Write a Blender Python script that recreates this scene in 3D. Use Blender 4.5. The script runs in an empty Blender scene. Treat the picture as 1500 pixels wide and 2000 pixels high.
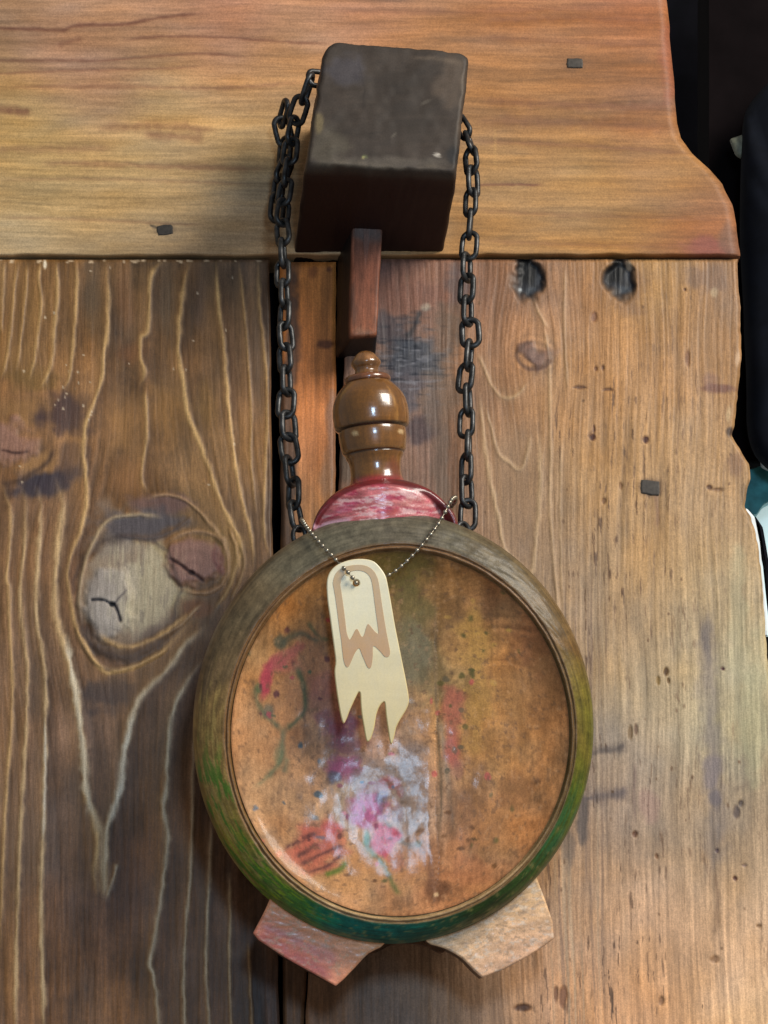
import bpy, bmesh, math, random
import numpy as np
from mathutils import Vector, Matrix
from mathutils.geometry import tessellate_polygon

random.seed(7)
scene = bpy.context.scene
COL = scene.collection
R = math.radians

# ------------------------------------------------------------------ camera
FPX = 6250.0                       # focal length in photograph pixels (1500 x 2000)
DIST = 2.0                         # metres from the lens to the wall along the axis
YAW, PITCH = R(2.5), R(20.0)
fwd = Vector((math.sin(YAW)*math.cos(PITCH), math.cos(YAW)*math.cos(PITCH), math.sin(PITCH)))
cam_loc = -fwd*DIST
camd = bpy.data.cameras.new('camera')
cam = bpy.data.objects.new('camera', camd)
COL.objects.link(cam)
cam.location = cam_loc
cam.rotation_euler = fwd.to_track_quat('-Z', 'Y').to_euler()
camd.sensor_width = 36.0
camd.lens = FPX/2000.0*36.0
camd.clip_start = 0.05
camd.clip_end = 100.0
scene.camera = cam
right = fwd.cross(Vector((0, 0, 1))).normalized()
upv = right.cross(fwd).normalized()

# ------------------------------------------------------------------ world, lamps, exposure
world = bpy.data.worlds.new('World')
scene.world = world
world.use_nodes = True
wb = world.node_tree.nodes['Background']
wb.inputs[0].default_value = (1.0, 0.96, 0.93, 1)
wb.inputs[1].default_value = 0.22

def area(name, loc, target, sx, sy, power, color):
    d = bpy.data.lights.new(name, 'AREA')
    d.shape = 'RECTANGLE'
    d.size, d.size_y = sx, sy
    d.energy = power
    d.color = color
    o = bpy.data.objects.new(name, d)
    COL.objects.link(o)
    o.location = loc
    o.rotation_euler = (Vector(target)-Vector(loc)).to_track_quat('-Z', 'Y').to_euler()
    return o

area('room_light', (1.15, -1.25, 0.95), (0, 0, 0.0), 0.8, 0.8, 44, (1.0, 0.945, 0.85))
area('window_light', (0.12, -1.70, -0.10), (0, 0, -0.12), 0.19, 0.22, 6.5, (0.50, 0.74, 1.0))
scene.view_settings.view_transform = 'Standard'
scene.view_settings.look = 'None'
scene.view_settings.exposure = 0.0
scene.view_settings.gamma = 1.0

# ------------------------------------------------------------------ placing helpers
def ray(px, py):
    return fwd + right*((px-750.0)/FPX) - upv*((py-1000.0)/FPX)

def P(px, py, d=0.0):
    """point of the photograph at d metres in front of the wall plane (the wall is y = 0)"""
    r = ray(px, py)
    t = (-d-cam_loc.y)/r.y
    return cam_loc + r*t

def P_np(X, Y, D):
    f, r_, u = np.array(fwd), np.array(right), np.array(upv)
    dirs = f + ((X-750.0)/FPX)[:, None]*r_ - ((Y-1000.0)/FPX)[:, None]*u
    t = (-D-cam_loc.y)/dirs[:, 1]
    return np.array(cam_loc) + dirs*t[:, None]

def link(o, parent=None):
    COL.objects.link(o)
    if parent is not None:
        o.parent = parent
    return o

def thing(name, label, cat, loc=(0, 0, 0), group=None, kind=None):
    o = bpy.data.objects.new(name, None)
    o.empty_display_size = 0.02
    COL.objects.link(o)
    o.location = loc
    o['label'] = label
    if cat: o['category'] = cat
    if group: o['group'] = group
    if kind: o['kind'] = kind
    return o

def wloc(o):
    l = Vector(o.location)
    while o.parent is not None:
        o = o.parent
        l = l + Vector(o.location)
    return l

def place(name, me, origin, parent=None, label=None):
    o = bpy.data.objects.new(name, me)
    COL.objects.link(o)
    if parent is not None:
        o.parent = parent
        o.location = Vector(origin)-wloc(parent)
    else:
        o.location = origin
    if label: o['label'] = label
    return o

def srgb2lin(c):
    c = np.clip(np.asarray(c, dtype=np.float64)/255.0, 0, 1)
    return np.where(c <= 0.04045, c/12.92, ((c+0.055)/1.055)**2.4)

def mesh_np(name, verts, quads, mat, color=None, tris=None, smooth=True, flat_quads=None):
    """verts (N,3) world; colours 0..255 sRGB as pigment attribute 'tint'. returns (mesh, origin)"""
    verts = np.asarray(verts, dtype=np.float64)
    org = verts.mean(axis=0)
    loc = (verts-org).astype(np.float32)
    me = bpy.data.meshes.new(name)
    faces = [np.asarray(quads, dtype=np.int32).reshape(-1, 4)] if quads is not None and len(quads) else []
    nq = len(faces[0]) if faces else 0
    tr = np.asarray(tris, dtype=np.int32).reshape(-1, 3) if tris is not None and len(tris) else np.zeros((0, 3), np.int32)
    loops = np.concatenate([faces[0].ravel() if nq else np.zeros(0, np.int32), tr.ravel()])
    starts = np.concatenate([np.arange(nq)*4, nq*4+np.arange(len(tr))*3]).astype(np.int32)
    me.vertices.add(len(loc)); me.vertices.foreach_set('co', loc.ravel())
    me.loops.add(len(loops)); me.loops.foreach_set('vertex_index', loops)
    me.polygons.add(len(starts)); me.polygons.foreach_set('loop_start', starts)
    sm = np.full(len(starts), smooth, dtype=bool)
    me.polygons.foreach_set('use_smooth', sm)
    me.update(calc_edges=True)
    if color is not None:
        a = me.attributes.new('tint', 'FLOAT_COLOR', 'POINT')
        rgba = np.ones((len(loc), 4), np.float32)
        rgba[:, :3] = srgb2lin(color)
        a.data.foreach_set('color', rgba.ravel())
    me.materials.append(mat)
    me.validate()
    return me, Vector(org)

# ------------------------------------------------------------------ numpy noise and painting
def _h(ix, iy, seed):
    n = (ix.astype(np.int64)*374761393 + iy.astype(np.int64)*668265263 + seed*974634777) & 0x7fffffff
    n = ((n ^ (n >> 13))*1274126177) & 0x7fffffff
    n = n ^ (n >> 16)
    return (n & 0xffff)/65535.0

def vn(x, y, seed=0):
    x0, y0 = np.floor(x), np.floor(y)
    fx, fy = x-x0, y-y0
    fx = fx*fx*(3-2*fx); fy = fy*fy*(3-2*fy)
    a, b = _h(x0, y0, seed), _h(x0+1, y0, seed)
    c, d = _h(x0, y0+1, seed), _h(x0+1, y0+1, seed)
    return (a*(1-fx)+b*fx)*(1-fy) + (c*(1-fx)+d*fx)*fy

def fbm(x, y, seed=0, o=4):
    s, a, t = 0, 0.5, 0
    for i in range(o):
        s = s + a*vn(x*2**i+17.3*i, y*2**i+9.1*i, seed+i); t += a; a *= 0.55
    return s/t          # 0..1, mean .5

def sstep(a, b, x):
    t = np.clip((x-a)/(b-a+1e-9), 0, 1)
    return t*t*(3-2*t)

class Paint:
    """pigment and relief over points given in photograph pixels"""
    def __init__(s, X, Y, base):
        s.X, s.Y = X, Y
        s.C = np.zeros((len(X), 3)) + np.asarray(base, float)
        s.H = np.zeros(len(X))
        s.wx = (fbm(X/34, Y/34, 91, 3)-.5)
        s.wy = (fbm(X/34, Y/34, 95, 3)-.5)
    def mix(s, col, a):
        a = np.clip(a, 0, 1)[:, None]
        s.C = s.C*(1-a) + np.asarray(col, float)*a
    def grad(s, pts):
        """inverse-distance blend of colours at anchor points [(x,y,col)]"""
        W = 0; S = 0
        for x, y, c in pts:
            w = 1.0/((s.X-x)**2+(s.Y-y)**2+90.0**2)**1.5
            W = W + w; S = S + w[:, None]*np.asarray(c, float)
        s.C = S/W[:, None]
    def blob(s, cx, cy, rx, ry, col, a=1.0, rot=0, soft=.6, warp=.5, h=0.0):
        x, y = s.X-cx+s.wx*warp*rx*2, s.Y-cy+s.wy*warp*ry*2
        cr, sr = math.cos(R(rot)), math.sin(R(rot))
        u, v = (x*cr+y*sr)/rx, (-x*sr+y*cr)/ry
        d = np.sqrt(u*u+v*v)
        m = 1-sstep(1-soft, 1.0, d)
        if col is not None: s.mix(col, m*a)
        if h: s.H += m*h
        return m
    def dist(s, pts, pad):
        pts = np.asarray(pts, float)
        m = (s.X > pts[:, 0].min()-pad) & (s.X < pts[:, 0].max()+pad) & (s.Y > pts[:, 1].min()-pad) & (s.Y < pts[:, 1].max()+pad)
        x, y = s.X[m], s.Y[m]
        best = np.full(len(x), 1e9); sg = np.zeros(len(x)); along = np.zeros(len(x))
        L = 0; tot = np.sqrt((np.diff(pts, axis=0)**2).sum(1)).sum()
        for (ax, ay), (bx, by) in zip(pts[:-1], pts[1:]):
            dx, dy = bx-ax, by-ay; l = math.hypot(dx, dy)+1e-9
            t = np.clip(((x-ax)*dx+(y-ay)*dy)/l**2, 0, 1)
            ex, ey = x-ax-t*dx, y-ay-t*dy
            d = np.hypot(ex, ey); k = d < best
            best[k] = d[k]; sg[k] = np.sign(ex*dy-ey*dx)[k]; along[k] = ((L+t*l)/tot)[k]
            L += l
        return m, best, sg, along
    def line(s, pts, w, col, a=1.0, h=0.0, var=.5, seed=3, taper=True, glow=None, asym=0):
        pts = smooth_line(pts)
        m, d, sg, al = s.dist(pts, w*6+4+asym*3)
        x, y = s.X[m], s.Y[m]
        n = vn(x/23, y/23, seed)*.6+vn(x/7, y/9, seed+1)*.4
        ww = w*(1-var+2*var*n)
        d = np.abs(d*sg + (vn(x/13, y/19, seed+5)-.5)*w*.6)
        k = np.exp(-(d/ww)**2)
        if taper: k = k*np.clip(np.minimum(al, 1-al)*9+.15, 0, 1)
        full = np.zeros(len(s.X)); full[m] = k
        if glow:
            g = np.zeros(len(s.X)); g[m] = np.exp(-(d/(ww*4))**2)*np.clip(np.minimum(al, 1-al)*9+.15, 0, 1)
            s.mix(glow, g*.35)
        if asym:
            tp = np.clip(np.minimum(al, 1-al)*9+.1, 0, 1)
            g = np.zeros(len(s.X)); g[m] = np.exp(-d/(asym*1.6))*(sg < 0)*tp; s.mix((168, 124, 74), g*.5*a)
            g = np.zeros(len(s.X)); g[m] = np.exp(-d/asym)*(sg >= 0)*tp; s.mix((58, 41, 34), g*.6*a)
        br = np.zeros(len(s.X)); br[m] = .78+.22*sstep(.35, .6, vn(x/9, y/40, seed+21))
        s.mix(col, full*a*br)
        if h: s.H += full*h

def smooth_line(pts, n=4):
    p = [Vector((float(a), float(b))) for a, b in pts]
    if len(p) < 3: return [(v.x, v.y) for v in p]
    out = []
    for i in range(len(p)-1):
        p0, p1, p2, p3 = p[max(i-1, 0)], p[i], p[i+1], p[min(i+2, len(p)-1)]
        for k in range(n):
            t = k/n
            v = 0.5*((2*p1)+(p2-p0)*t+(2*p0-5*p1+4*p2-p3)*t*t+(3*p1-p0-3*p2+p3)*t**3)
            out.append((v.x, v.y))
    out.append((p[-1].x, p[-1].y))
    return out

# ------------------------------------------------------------------ materials
def new_mat(name):
    m = bpy.data.materials.new(name)
    m.use_nodes = True
    return m, m.node_tree.nodes, m.node_tree.links, m.node_tree.nodes['Principled BSDF']

def pigment_mat(name, scale=(1500, 1500, 120), lo=.82, hi=1.15, rough=.5, rvar=.15, bump=.25, bscale=None,
                spec=.4, coat=0.0, bdist=.0004, metallic=0.0, fibre=None, coat_rough=.16, pore=.16):
    """tint attribute x procedural grain; fine relief by bump"""
    m, N, L, B = new_mat(name)
    at = N.new('ShaderNodeAttribute'); at.attribute_name = 'tint'
    tc = N.new('ShaderNodeTexCoord')
    mp = N.new('ShaderNodeMapping'); mp.inputs['Scale'].default_value = scale
    L.new(tc.outputs['Object'], mp.inputs['Vector'])
    nz = N.new('ShaderNodeTexNoise'); nz.inputs['Scale'].default_value = 1.0
    nz.inputs['Detail'].default_value = 5; nz.inputs['Roughness'].default_value = .62
    L.new(mp.outputs[0], nz.inputs['Vector'])
    mr = N.new('ShaderNodeMapRange')
    mr.inputs['From Min'].default_value = .25; mr.inputs['From Max'].default_value = .75
    mr.inputs['To Min'].default_value = lo; mr.inputs['To Max'].default_value = hi
    L.new(nz.outputs['Fac'], mr.inputs['Value'])
    mx = N.new('ShaderNodeVectorMath'); mx.operation = 'MULTIPLY'
    if fibre:
        mp3 = N.new('ShaderNodeMapping'); mp3.inputs['Scale'].default_value = tuple(a*b for a, b in zip(scale, fibre))
        L.new(tc.outputs['Object'], mp3.inputs['Vector'])
        n3 = N.new('ShaderNodeTexNoise'); n3.inputs['Scale'].default_value = 1.0; n3.inputs['Detail'].default_value = 3; n3.inputs['Distortion'].default_value = .4
        L.new(mp3.outputs[0], n3.inputs['Vector'])
        m3 = N.new('ShaderNodeMapRange'); m3.inputs['From Min'].default_value = .34; m3.inputs['From Max'].default_value = .62
        m3.inputs['To Min'].default_value = .82; m3.inputs['To Max'].default_value = 1.05
        L.new(n3.outputs['Fac'], m3.inputs['Value'])
        mm = N.new('ShaderNodeMath'); mm.operation = 'MULTIPLY'
        L.new(mr.outputs[0], mm.inputs[0]); L.new(m3.outputs[0], mm.inputs[1])
        mr_out = mm.outputs[0]
    else:
        mr_out = mr.outputs[0]
    L.new(at.outputs['Color'], mx.inputs[0]); L.new(mr_out, mx.inputs[1])
    n4 = N.new('ShaderNodeTexNoise'); n4.inputs['Scale'].default_value = 1150; n4.inputs['Detail'].default_value = 2
    L.new(tc.outputs['Object'], n4.inputs['Vector'])
    m4 = N.new('ShaderNodeMapRange'); m4.inputs['From Min'].default_value = .3; m4.inputs['From Max'].default_value = .7
    m4.inputs['To Min'].default_value = 1-pore; m4.inputs['To Max'].default_value = 1+pore
    L.new(n4.outputs['Fac'], m4.inputs['Value'])
    my = N.new('ShaderNodeVectorMath'); my.operation = 'MULTIPLY'
    L.new(mx.outputs[0], my.inputs[0]); L.new(m4.outputs[0], my.inputs[1])
    L.new(my.outputs[0], B.inputs['Base Color'])
    rr = N.new('ShaderNodeMapRange')
    rr.inputs['To Min'].default_value = rough-rvar; rr.inputs['To Max'].default_value = rough+rvar
    L.new(nz.outputs['Fac'], rr.inputs['Value']); L.new(rr.outputs[0], B.inputs['Roughness'])
    B.inputs['Specular IOR Level'].default_value = spec
    B.inputs['Metallic'].default_value = metallic
    if coat:
        B.inputs['Coat Weight'].default_value = coat
        B.inputs['Coat Roughness'].default_value = coat_rough
    n2 = nz
    if bscale:
        mp2 = N.new('ShaderNodeMapping'); mp2.inputs['Scale'].default_value = bscale
        L.new(tc.outputs['Object'], mp2.inputs['Vector'])
        n2 = N.new('ShaderNodeTexNoise'); n2.inputs['Scale'].default_value = 1.0; n2.inputs['Detail'].default_value = 4
        L.new(mp2.outputs[0], n2.inputs['Vector'])
    bp = N.new('ShaderNodeBump'); bp.inputs['Strength'].default_value = bump; bp.inputs['Distance'].default_value = bdist
    L.new(n2.outputs['Fac'], bp.inputs['Height'])
    L.new(bp.outputs[0], B.inputs['Normal'])
    if coat: L.new(bp.outputs[0], B.inputs['Coat Normal'])
    return m

def plain_mat(name, rgb, rough=.5, metallic=0, spec=.5, nscale=400, lo=.7, hi=1.25, bump=.2, coat=0):
    m, N, L, B = new_mat(name)
    tc = N.new('ShaderNodeTexCoord')
    nz = N.new('ShaderNodeTexNoise'); nz.inputs['Scale'].default_value = nscale; nz.inputs['Detail'].default_value = 5
    L.new(tc.outputs['Object'], nz.inputs['Vector'])
    c = srgb2lin(rgb)
    rp = N.new('ShaderNodeValToRGB')
    rp.color_ramp.elements[0].position = .3; rp.color_ramp.elements[0].color = (*(c*lo), 1)
    rp.color_ramp.elements[1].position = .7; rp.color_ramp.elements[1].color = (*np.minimum(c*hi, 1), 1)
    L.new(nz.outputs['Fac'], rp.inputs[0]); L.new(rp.outputs[0], B.inputs['Base Color'])
    B.inputs['Roughness'].default_value = rough; B.inputs['Metallic'].default_value = metallic
    B.inputs['Specular IOR Level'].default_value = spec
    if coat:
        B.inputs['Coat Weight'].default_value = coat; B.inputs['Coat Roughness'].default_value = .15
    bp = N.new('ShaderNodeBump'); bp.inputs['Strength'].default_value = bump; bp.inputs['Distance'].default_value = .0004
    L.new(nz.outputs['Fac'], bp.inputs['Height']); L.new(bp.outputs[0], B.inputs['Normal'])
    return m

M_vert = pigment_mat('brushed_wood_upright', (1100, 400, 95), .82, 1.18, rough=.5, bump=.3, spec=.28, fibre=(.42,.42,.22))
M_horz = pigment_mat('brushed_wood_level', (60, 400, 800), .86, 1.13, rough=.55, bump=.2, spec=.25, fibre=(.2,.4,.35))
M_flask = pigment_mat('painted_varnished_wood', (500, 500, 500), .82, 1.15, rough=.42, bump=.22, bscale=(420, 420, 420), spec=.25, coat=.06, bdist=.0006)
M_face = pigment_mat('old_varnished_painting', (500, 300, 220), .78, 1.2, rough=.42, bump=.16, bscale=(200, 200, 140), spec=.13, coat=.19, bdist=.0005, coat_rough=.11)
M_gloss = pigment_mat('turned_lacquered_wood', (900, 900, 160), .85, 1.12, rough=.3, rvar=.05, bump=.08, spec=.5, coat=1.0, coat_rough=.12)
M_gpaint = pigment_mat('glossy_red_paint', (200, 200, 700), .85, 1.15, rough=.33, rvar=.1, bump=.22, bscale=(160, 160, 420), spec=.4, coat=.3, bdist=.0007)
M_foot = pigment_mat('worn_pale_paint', (200, 200, 600), .90, 1.1, rough=.42, bump=.07, bscale=(150, 150, 500), spec=.4, coat=.15, bdist=.0006)
M_peg = pigment_mat('dark_beam_wood', (160, 160, 300), .90, 1.1, rough=.6, rvar=.06, bump=.12, bscale=(200, 200, 420), spec=.28)
M_bone = pigment_mat('polished_bone', (240, 240, 90), .93, 1.04, rough=.36, rvar=.06, bump=.12, spec=.45, pore=.045)
M_iron = plain_mat('blackened_iron', (66, 66, 66), rough=.42, metallic=.7, nscale=260, lo=.35, hi=1.5, bump=.6)
M_bead = plain_mat('dull_brass_beads', (150, 142, 126), rough=.3, metallic=.8, nscale=500, lo=.7, hi=1.3, bump=.1)
M_nail = plain_mat('rusty_nail_iron', (62, 56, 50), rough=.65, metallic=.2, nscale=500, lo=.7, hi=1.25, bump=.25)
M_void = plain_mat('dark_backing_wood', (14, 14, 20), rough=.9, nscale=60, spec=.1)
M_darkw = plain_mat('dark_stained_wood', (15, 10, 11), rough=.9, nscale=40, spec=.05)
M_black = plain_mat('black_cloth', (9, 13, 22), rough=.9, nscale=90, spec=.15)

# ------------------------------------------------------------------ plank builder
def plank(name, wall, xl, xr, y0, y1, nx, ny, paint, mat, label, depth=0.0, thick=.028, bevel=5.0, horiz=False):
    """grid between edge functions xl(y), xr(y) (or top/bottom functions of x when horiz)"""
    if not horiz:
        v = np.linspace(y0, y1, ny); u = np.linspace(0, 1, nx)
        VV, UU = np.meshgrid(v, u, indexing='ij')
        L_, R_ = xl(VV), xr(VV)
        X = L_+(R_-L_)*UU; Y = VV
    else:                                        # rows run top..bottom, columns left..right; right end xr(y)
        v = np.linspace(0, 1, ny); u = np.linspace(0, 1, nx)
        VV, UU = np.meshgrid(v, u, indexing='ij')
        Xa = xl + UU*0
        yy = y0 + (y1-y0)*VV
        Rr = xr(yy)
        X = Xa+(Rr-Xa)*UU
        Y = yy + (fbm(X/60, X*0+3, 44, 3)-.5)*5*VV**6
    X, Y = X.ravel(), Y.ravel()
    p = paint(X, Y)
    # worn, rounded edges
    Ug, Vg = UU.ravel(), VV.ravel()
    if not horiz:
        ed = np.minimum(X-L_.ravel(), R_.ravel()-X); ed = np.minimum(ed, np.minimum(Y-y0, y1-Y))
    else:
        ed = np.minimum(np.minimum(X-xl, Rr.ravel()-X), np.minimum((Y-y0), (1-Vg)*(y1-y0)))
    e = np.clip(1-ed/bevel, 0, 1)
    D = depth + p.H - .0022*e**2
    if horiz: D = D - .004*np.clip(1-(Rr.ravel()-X)/18, 0, 1)**2
    V = P_np(X, Y, D)
    idx = np.arange(nx*ny).reshape(ny, nx)
    q = np.stack([idx[:-1, :-1], idx[1:, :-1], idx[1:, 1:], idx[:-1, 1:]], -1).reshape(-1, 4)
    # skirt
    loop = np.concatenate([idx[0, :], idx[1:, -1], idx[-1, -2::-1], idx[-2:0:-1, 0]])
    n0 = len(V); nl = len(loop)
    top = V[loop]; bot = top.copy(); bot[:, 1] = -(depth-thick)
    V2 = np.concatenate([V, top, bot])
    C2 = np.concatenate([p.C, p.C[loop]*.9, p.C[loop]*.9])
    a = n0+np.arange(nl); b = n0+np.roll(np.arange(nl), -1)
    sk = np.stack([a, b, b+nl, a+nl], -1)
    me, org = mesh_np(name, V2, np.concatenate([q, sk]), mat, C2)
    o = place(name, me, org, wall, label)
    return o

def nail_head(parent, px, py, w, h, d, rot=0, name='nail', seed=1):
    """hand-forged nail head: low faceted pyramid"""
    rnd = random.Random(seed)
    c = P(px, py, d)
    k = DIST/FPX
    V, F = [], []
    jit_ = [rnd.uniform(.94, 1.05) for _ in range(20)]
    n = 20
    for ri, (f, dz) in enumerate(((1, -.004), (1, .0001), (.86, .0004), (.3, .0005))):
        for i in range(n):
            t = 2*math.pi*(i+.5)/n
            sq = 1/max(abs(math.cos(t)), abs(math.sin(t)))
            sq = 1+(sq-1)*.72
            r_ = f*sq*jit_[i]
            x, z = math.cos(t)*r_*w*.5*k, math.sin(t)*r_*h*.5*k
            x, z = x*math.cos(R(rot))-z*math.sin(R(rot)), x*math.sin(R(rot))+z*math.cos(R(rot))
            V.append((c.x+x, c.y-dz, c.z+z))
    for r_ in range(3):
        for i in range(n):
            j = (i+1) % n
            F.append((r_*n+i, r_*n+j, (r_+1)*n+j, (r_+1)*n+i))
    T = [(3*n, 3*n+i, 3*n+i+1) for i in range(1, n-1)]
    me, org = mesh_np(name, V, F, M_nail, None, T, smooth=False)
    return place(name, me, org, parent)

# ------------------------------------------------------------------ THE WALL
wall = thing('wall', 'plank wall of weathered brown boards behind the hanging flask', 'wall', P(750, 1000, -.03), kind='structure')

# --- left upright plank
LEFT = [
 ([(7,513),(4,600),(2,650)],2.2,.6), ([(34,514),(28,566),(19,659),(11,711),(2,738)],2.4,.6), ([(54,514),(48,592),(39,667),(35,704),(30,723)],2.2,.55),
 ([(80,510),(75,543),(80,592),(71,674),(65,711),(56,741)],2.6,.7), ([(110,510),(112,573),(106,648),(99,711),(80,756)],2.8,.75),
 ([(149,510),(149,592),(142,674),(136,734),(125,758)],3,.7),
 ([(207,514),(211,573),(209,648),(203,689),(198,741),(179,797),(166,835),(164,891),(168,928),(170,976),(157,1040),(138,1085),(132,1122),(138,1170),(149,1226),(170,1265),(187,1294),(208,1313),(234,1311),(272,1299),(310,1277),(340,1248),(374,1214)],3.4,.8),
 ([(313,513),(295,540),(293,592),(287,648),(276,659),(274,693),(282,723),(276,749)],3.4,.85), ([(284,760),(286,853),(276,928),(287,961)],2.6,.6),
 ([(369,514),(358,566),(351,629),(349,689),(358,741),(368,808),(388,861),(411,920),(425,965),(448,1017),(470,1062),(467,1115)],3.8,.9),
 ([(422,510),(427,592),(437,674),(444,760),(453,853),(465,939),(480,1002),(493,1058),(496,1107)],3.2,.8),
 ([(468,514),(476,592),(485,704),(491,816),(489,891),(500,1000)],2.2,.5), ([(504,514),(509,611),(521,741),(521,853),(515,1021),(526,1085)],2.6,.65),
 ([(4,950),(19,995),(20,1059),(13,1133),(17,1150),(19,1235),(25,1341),(21,1447),(13,1532),(6,1681),(0,1850)],3,.75),
 ([(41,954),(50,984),(48,1059),(41,1133),(40,1150),(42,1214),(53,1299),(51,1426),(45,1532),(38,1681),(32,1851),(30,2050)],3.3,.8),
 ([(73,954),(80,988),(76,1059),(71,1152),(72,1214),(87,1299),(89,1405),(87,1511),(83,1660),(81,1787),(87,2050)],3.6,.85),
 ([(112,939),(123,984),(118,1040),(108,1115),(108,1150),(110,1205),(127,1269),(140,1328),(153,1388),(164,1481),(170,1554),(187,1605),(191,1651),(185,1702),(190,1745)],5.2,.95),
 ([(399,1226),(365,1256),(331,1303),(297,1337),(272,1367),(255,1413),(242,1477),(234,1541),(221,1583),(208,1617),(206,1660),(202,1711),(204,1757)],5.0,.95),
 ([(229,1685),(221,1715),(208,1753)],3.5,.7),
 ([(395,1290),(365,1333),(340,1379),(329,1447),(325,1532),(319,1575),(327,1639),(316,1745),(306,1813),(293,1881),(302,1915),(314,2050)],4.0,.85),
 ([(385,1400),(378,1490),(376,1575),(374,1681),(365,1787),(359,1915),(365,2050)],3.2,.7), ([(414,1596),(410,1702),(404,1808),(404,1915),(412,2050)],3.2,.7),
 ([(448,1702),(450,1787),(448,1893),(455,2050)],2.8,.6), ([(486,1840),(491,1978),(494,2050)],2.6,.5),
 ([(190,1235),(215,1255),(260,1262),(320,1235),(368,1196)],3.6,.6), ([(-20,520),(-30,800),(-25,1200),(-40,1700),(-35,2100)],3,.7), ([(-60,520),(-70,1000),(-66,1500),(-80,2100)],3,.7),
]
def paint_left(X, Y):
    p = Paint(X, Y, (118, 84, 56))
    p.grad([(60,540,(126,92,56)),(250,560,(118,88,58)),(450,560,(96,74,56)),(40,660,(132,94,50)),(260,700,(104,72,44)),(330,820,(150,108,62)),(470,760,(116,84,58)),
            (220,880,(150,106,66)),(60,790,(140,100,66)),(420,900,(140,104,62)),(60,1080,(118,84,60)),(500,1000,(110,84,62)),(60,1300,(112,84,64)),(230,1450,(116,88,68)),(60,1600,(116,92,76)),
            (300,1500,(100,74,54)),(330,1620,(120,80,50)),(230,1800,(122,86,64)),(60,1900,(134,94,60)),(230,1980,(124,86,52)),(400,1800,(118,82,58)),(480,1900,(76,57,48)),(420,1500,(98,75,60))])  # dark anchors low at right hold the flask's cast shadow
    # knot pushes the grain apart
    Xw = X.copy()
    for kx, ky, r, s in ((270,1130,190,.75),(0,860,120,.6)):
        g = np.exp(-(((X-kx)/r)**2+((Y-ky)/(r*1.3))**2)); Xw = Xw-(X-kx)*g*s
    st = fbm(Xw/4.2, Y/120, 5, 4)-.5
    st2 = fbm(Xw/22, Y/240, 12, 3)-.5
    cl = fbm(X/70, Y/90, 30, 4)-.5
    sp = fbm(X/5, Y/7, 41, 3)-.5
    f = .98+st*.26+st2*.6+cl*.72+sp*.2
    p.C *= f[:, None]
    p.C += (fbm(X/60, Y/110, 77, 3)-.5)[:, None]*np.array([10, -6, -26])
    p.H += st*.0004+st2*.0009
    for q in ((176,590,26,100,(92,76,58),.7),(244,590,30,100,(124,86,58),.6),(322,590,26,110,(90,74,58),.75),(392,580,28,110,(94,74,62),.7),(262,690,40,34,(112,70,42),.7),(320,800,60,90,(160,114,60),.6),(240,840,50,110,(158,114,66),.6),(400,800,40,90,(148,110,60),.6),
              (446,720,24,180,(116,84,60),.5),(505,700,20,200,(88,72,62),.6),(60,590,60,90,(142,104,54),.6),(40,700,60,60,(158,118,66),.6),(250,930,60,50,(150,104,64),.6),(430,900,24,110,(140,104,64),.5)):
        p.blob(*q, soft=.9, warp=.4)
    # knots and burnt patches
    p.blob(120,805,70,55,(58,44,50),.75); p.blob(90,940,95,38,(52,46,58),.9,rot=-12); p.blob(140,900,45,45,(70,54,52),.5)
    p.blob(60,740,90,30,(120,92,46),.5); p.blob(40,800,70,38,(150,110,66),.6)
    p.blob(8,862,72,58,(148,108,90),.95,h=.0012); p.blob(70,905,60,26,(160,118,74),.8,rot=-28)
    p.line([(0,878),(30,884),(58,882)],2.5,(60,36,30),.9); p.line([(0,946),(40,938),(90,905),(108,875)],5,(72,52,40),.8)
    p.blob(300,1215,175,80,(132,104,78),.6,rot=-15); p.blob(400,1010,95,80,(136,106,70),.55,rot=35)
    p.blob(235,1105,90,150,(136,114,96),.75,soft=.45)
    p.blob(265,1020,100,34,(104,92,90),.85,rot=-4); p.blob(225,1060,60,35,(96,88,84),.6)
    p.blob(320,985,100,28,(112,84,82),.75,rot=6); p.blob(270,1028,108,40,(84,77,80),.85,rot=-4)
    for q in ((300,1130,40,70,(178,158,108),.7),(330,1180,60,50,(150,126,96),.6),(440,1060,50,90,(150,118,72),.6)): p.blob(*q)
    p.blob(212,1178,62,86,(172,164,164),.97,soft=.4,h=.002,warp=.35); p.blob(198,1136,46,34,(140,130,130),.75)
    rk = np.hypot((X-218)/1.0, (Y-1180)/1.25)+(fbm(X/16, Y/16, 86, 3)-.5)*9
    p.C *= (1+.05*np.sin(rk/3.6)*np.exp(-(rk/66)**4))[:, None]
    p.blob(296,1150,64,92,(186,168,128),.95,rot=10,soft=.5); p.blob(250,1160,40,90,(176,164,146),.7); p.blob(262,1190,30,60,(186,170,130),.7)
    p.blob(382,1095,58,56,(156,116,102),.97,soft=.3,h=.0018,warp=.3)
    rk = np.hypot(X-378, (Y-1112)*1.05)+(fbm(X/14, Y/14, 87, 3)-.5)*8
    p.C *= (1+.045*np.sin(rk/3.4)*np.exp(-(rk/54)**4))[:, None]; p.blob(428,1085,14,44,(112,62,62),.7,rot=-8); p.blob(430,1050,14,20,(92,70,30),.8,rot=40)
    ov = ((X-245)/98)**2+((Y-1158)/108)**2+(fbm(X/30, Y/36, 83, 3)-.5)*.5; p.mix((64,52,48), np.exp(-((ov-1.12)/.10)**2)*.45); p.mix((184,168,146), (1-sstep(.75,1.02,ov))*.5)
    p.H += .0030*np.exp(-(((X-245)/95)**2+((Y-1160)/105)**2)**2)+.0016*np.exp(-(((X-384)/52)**2+((Y-1095)/52)**2)**2)
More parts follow.
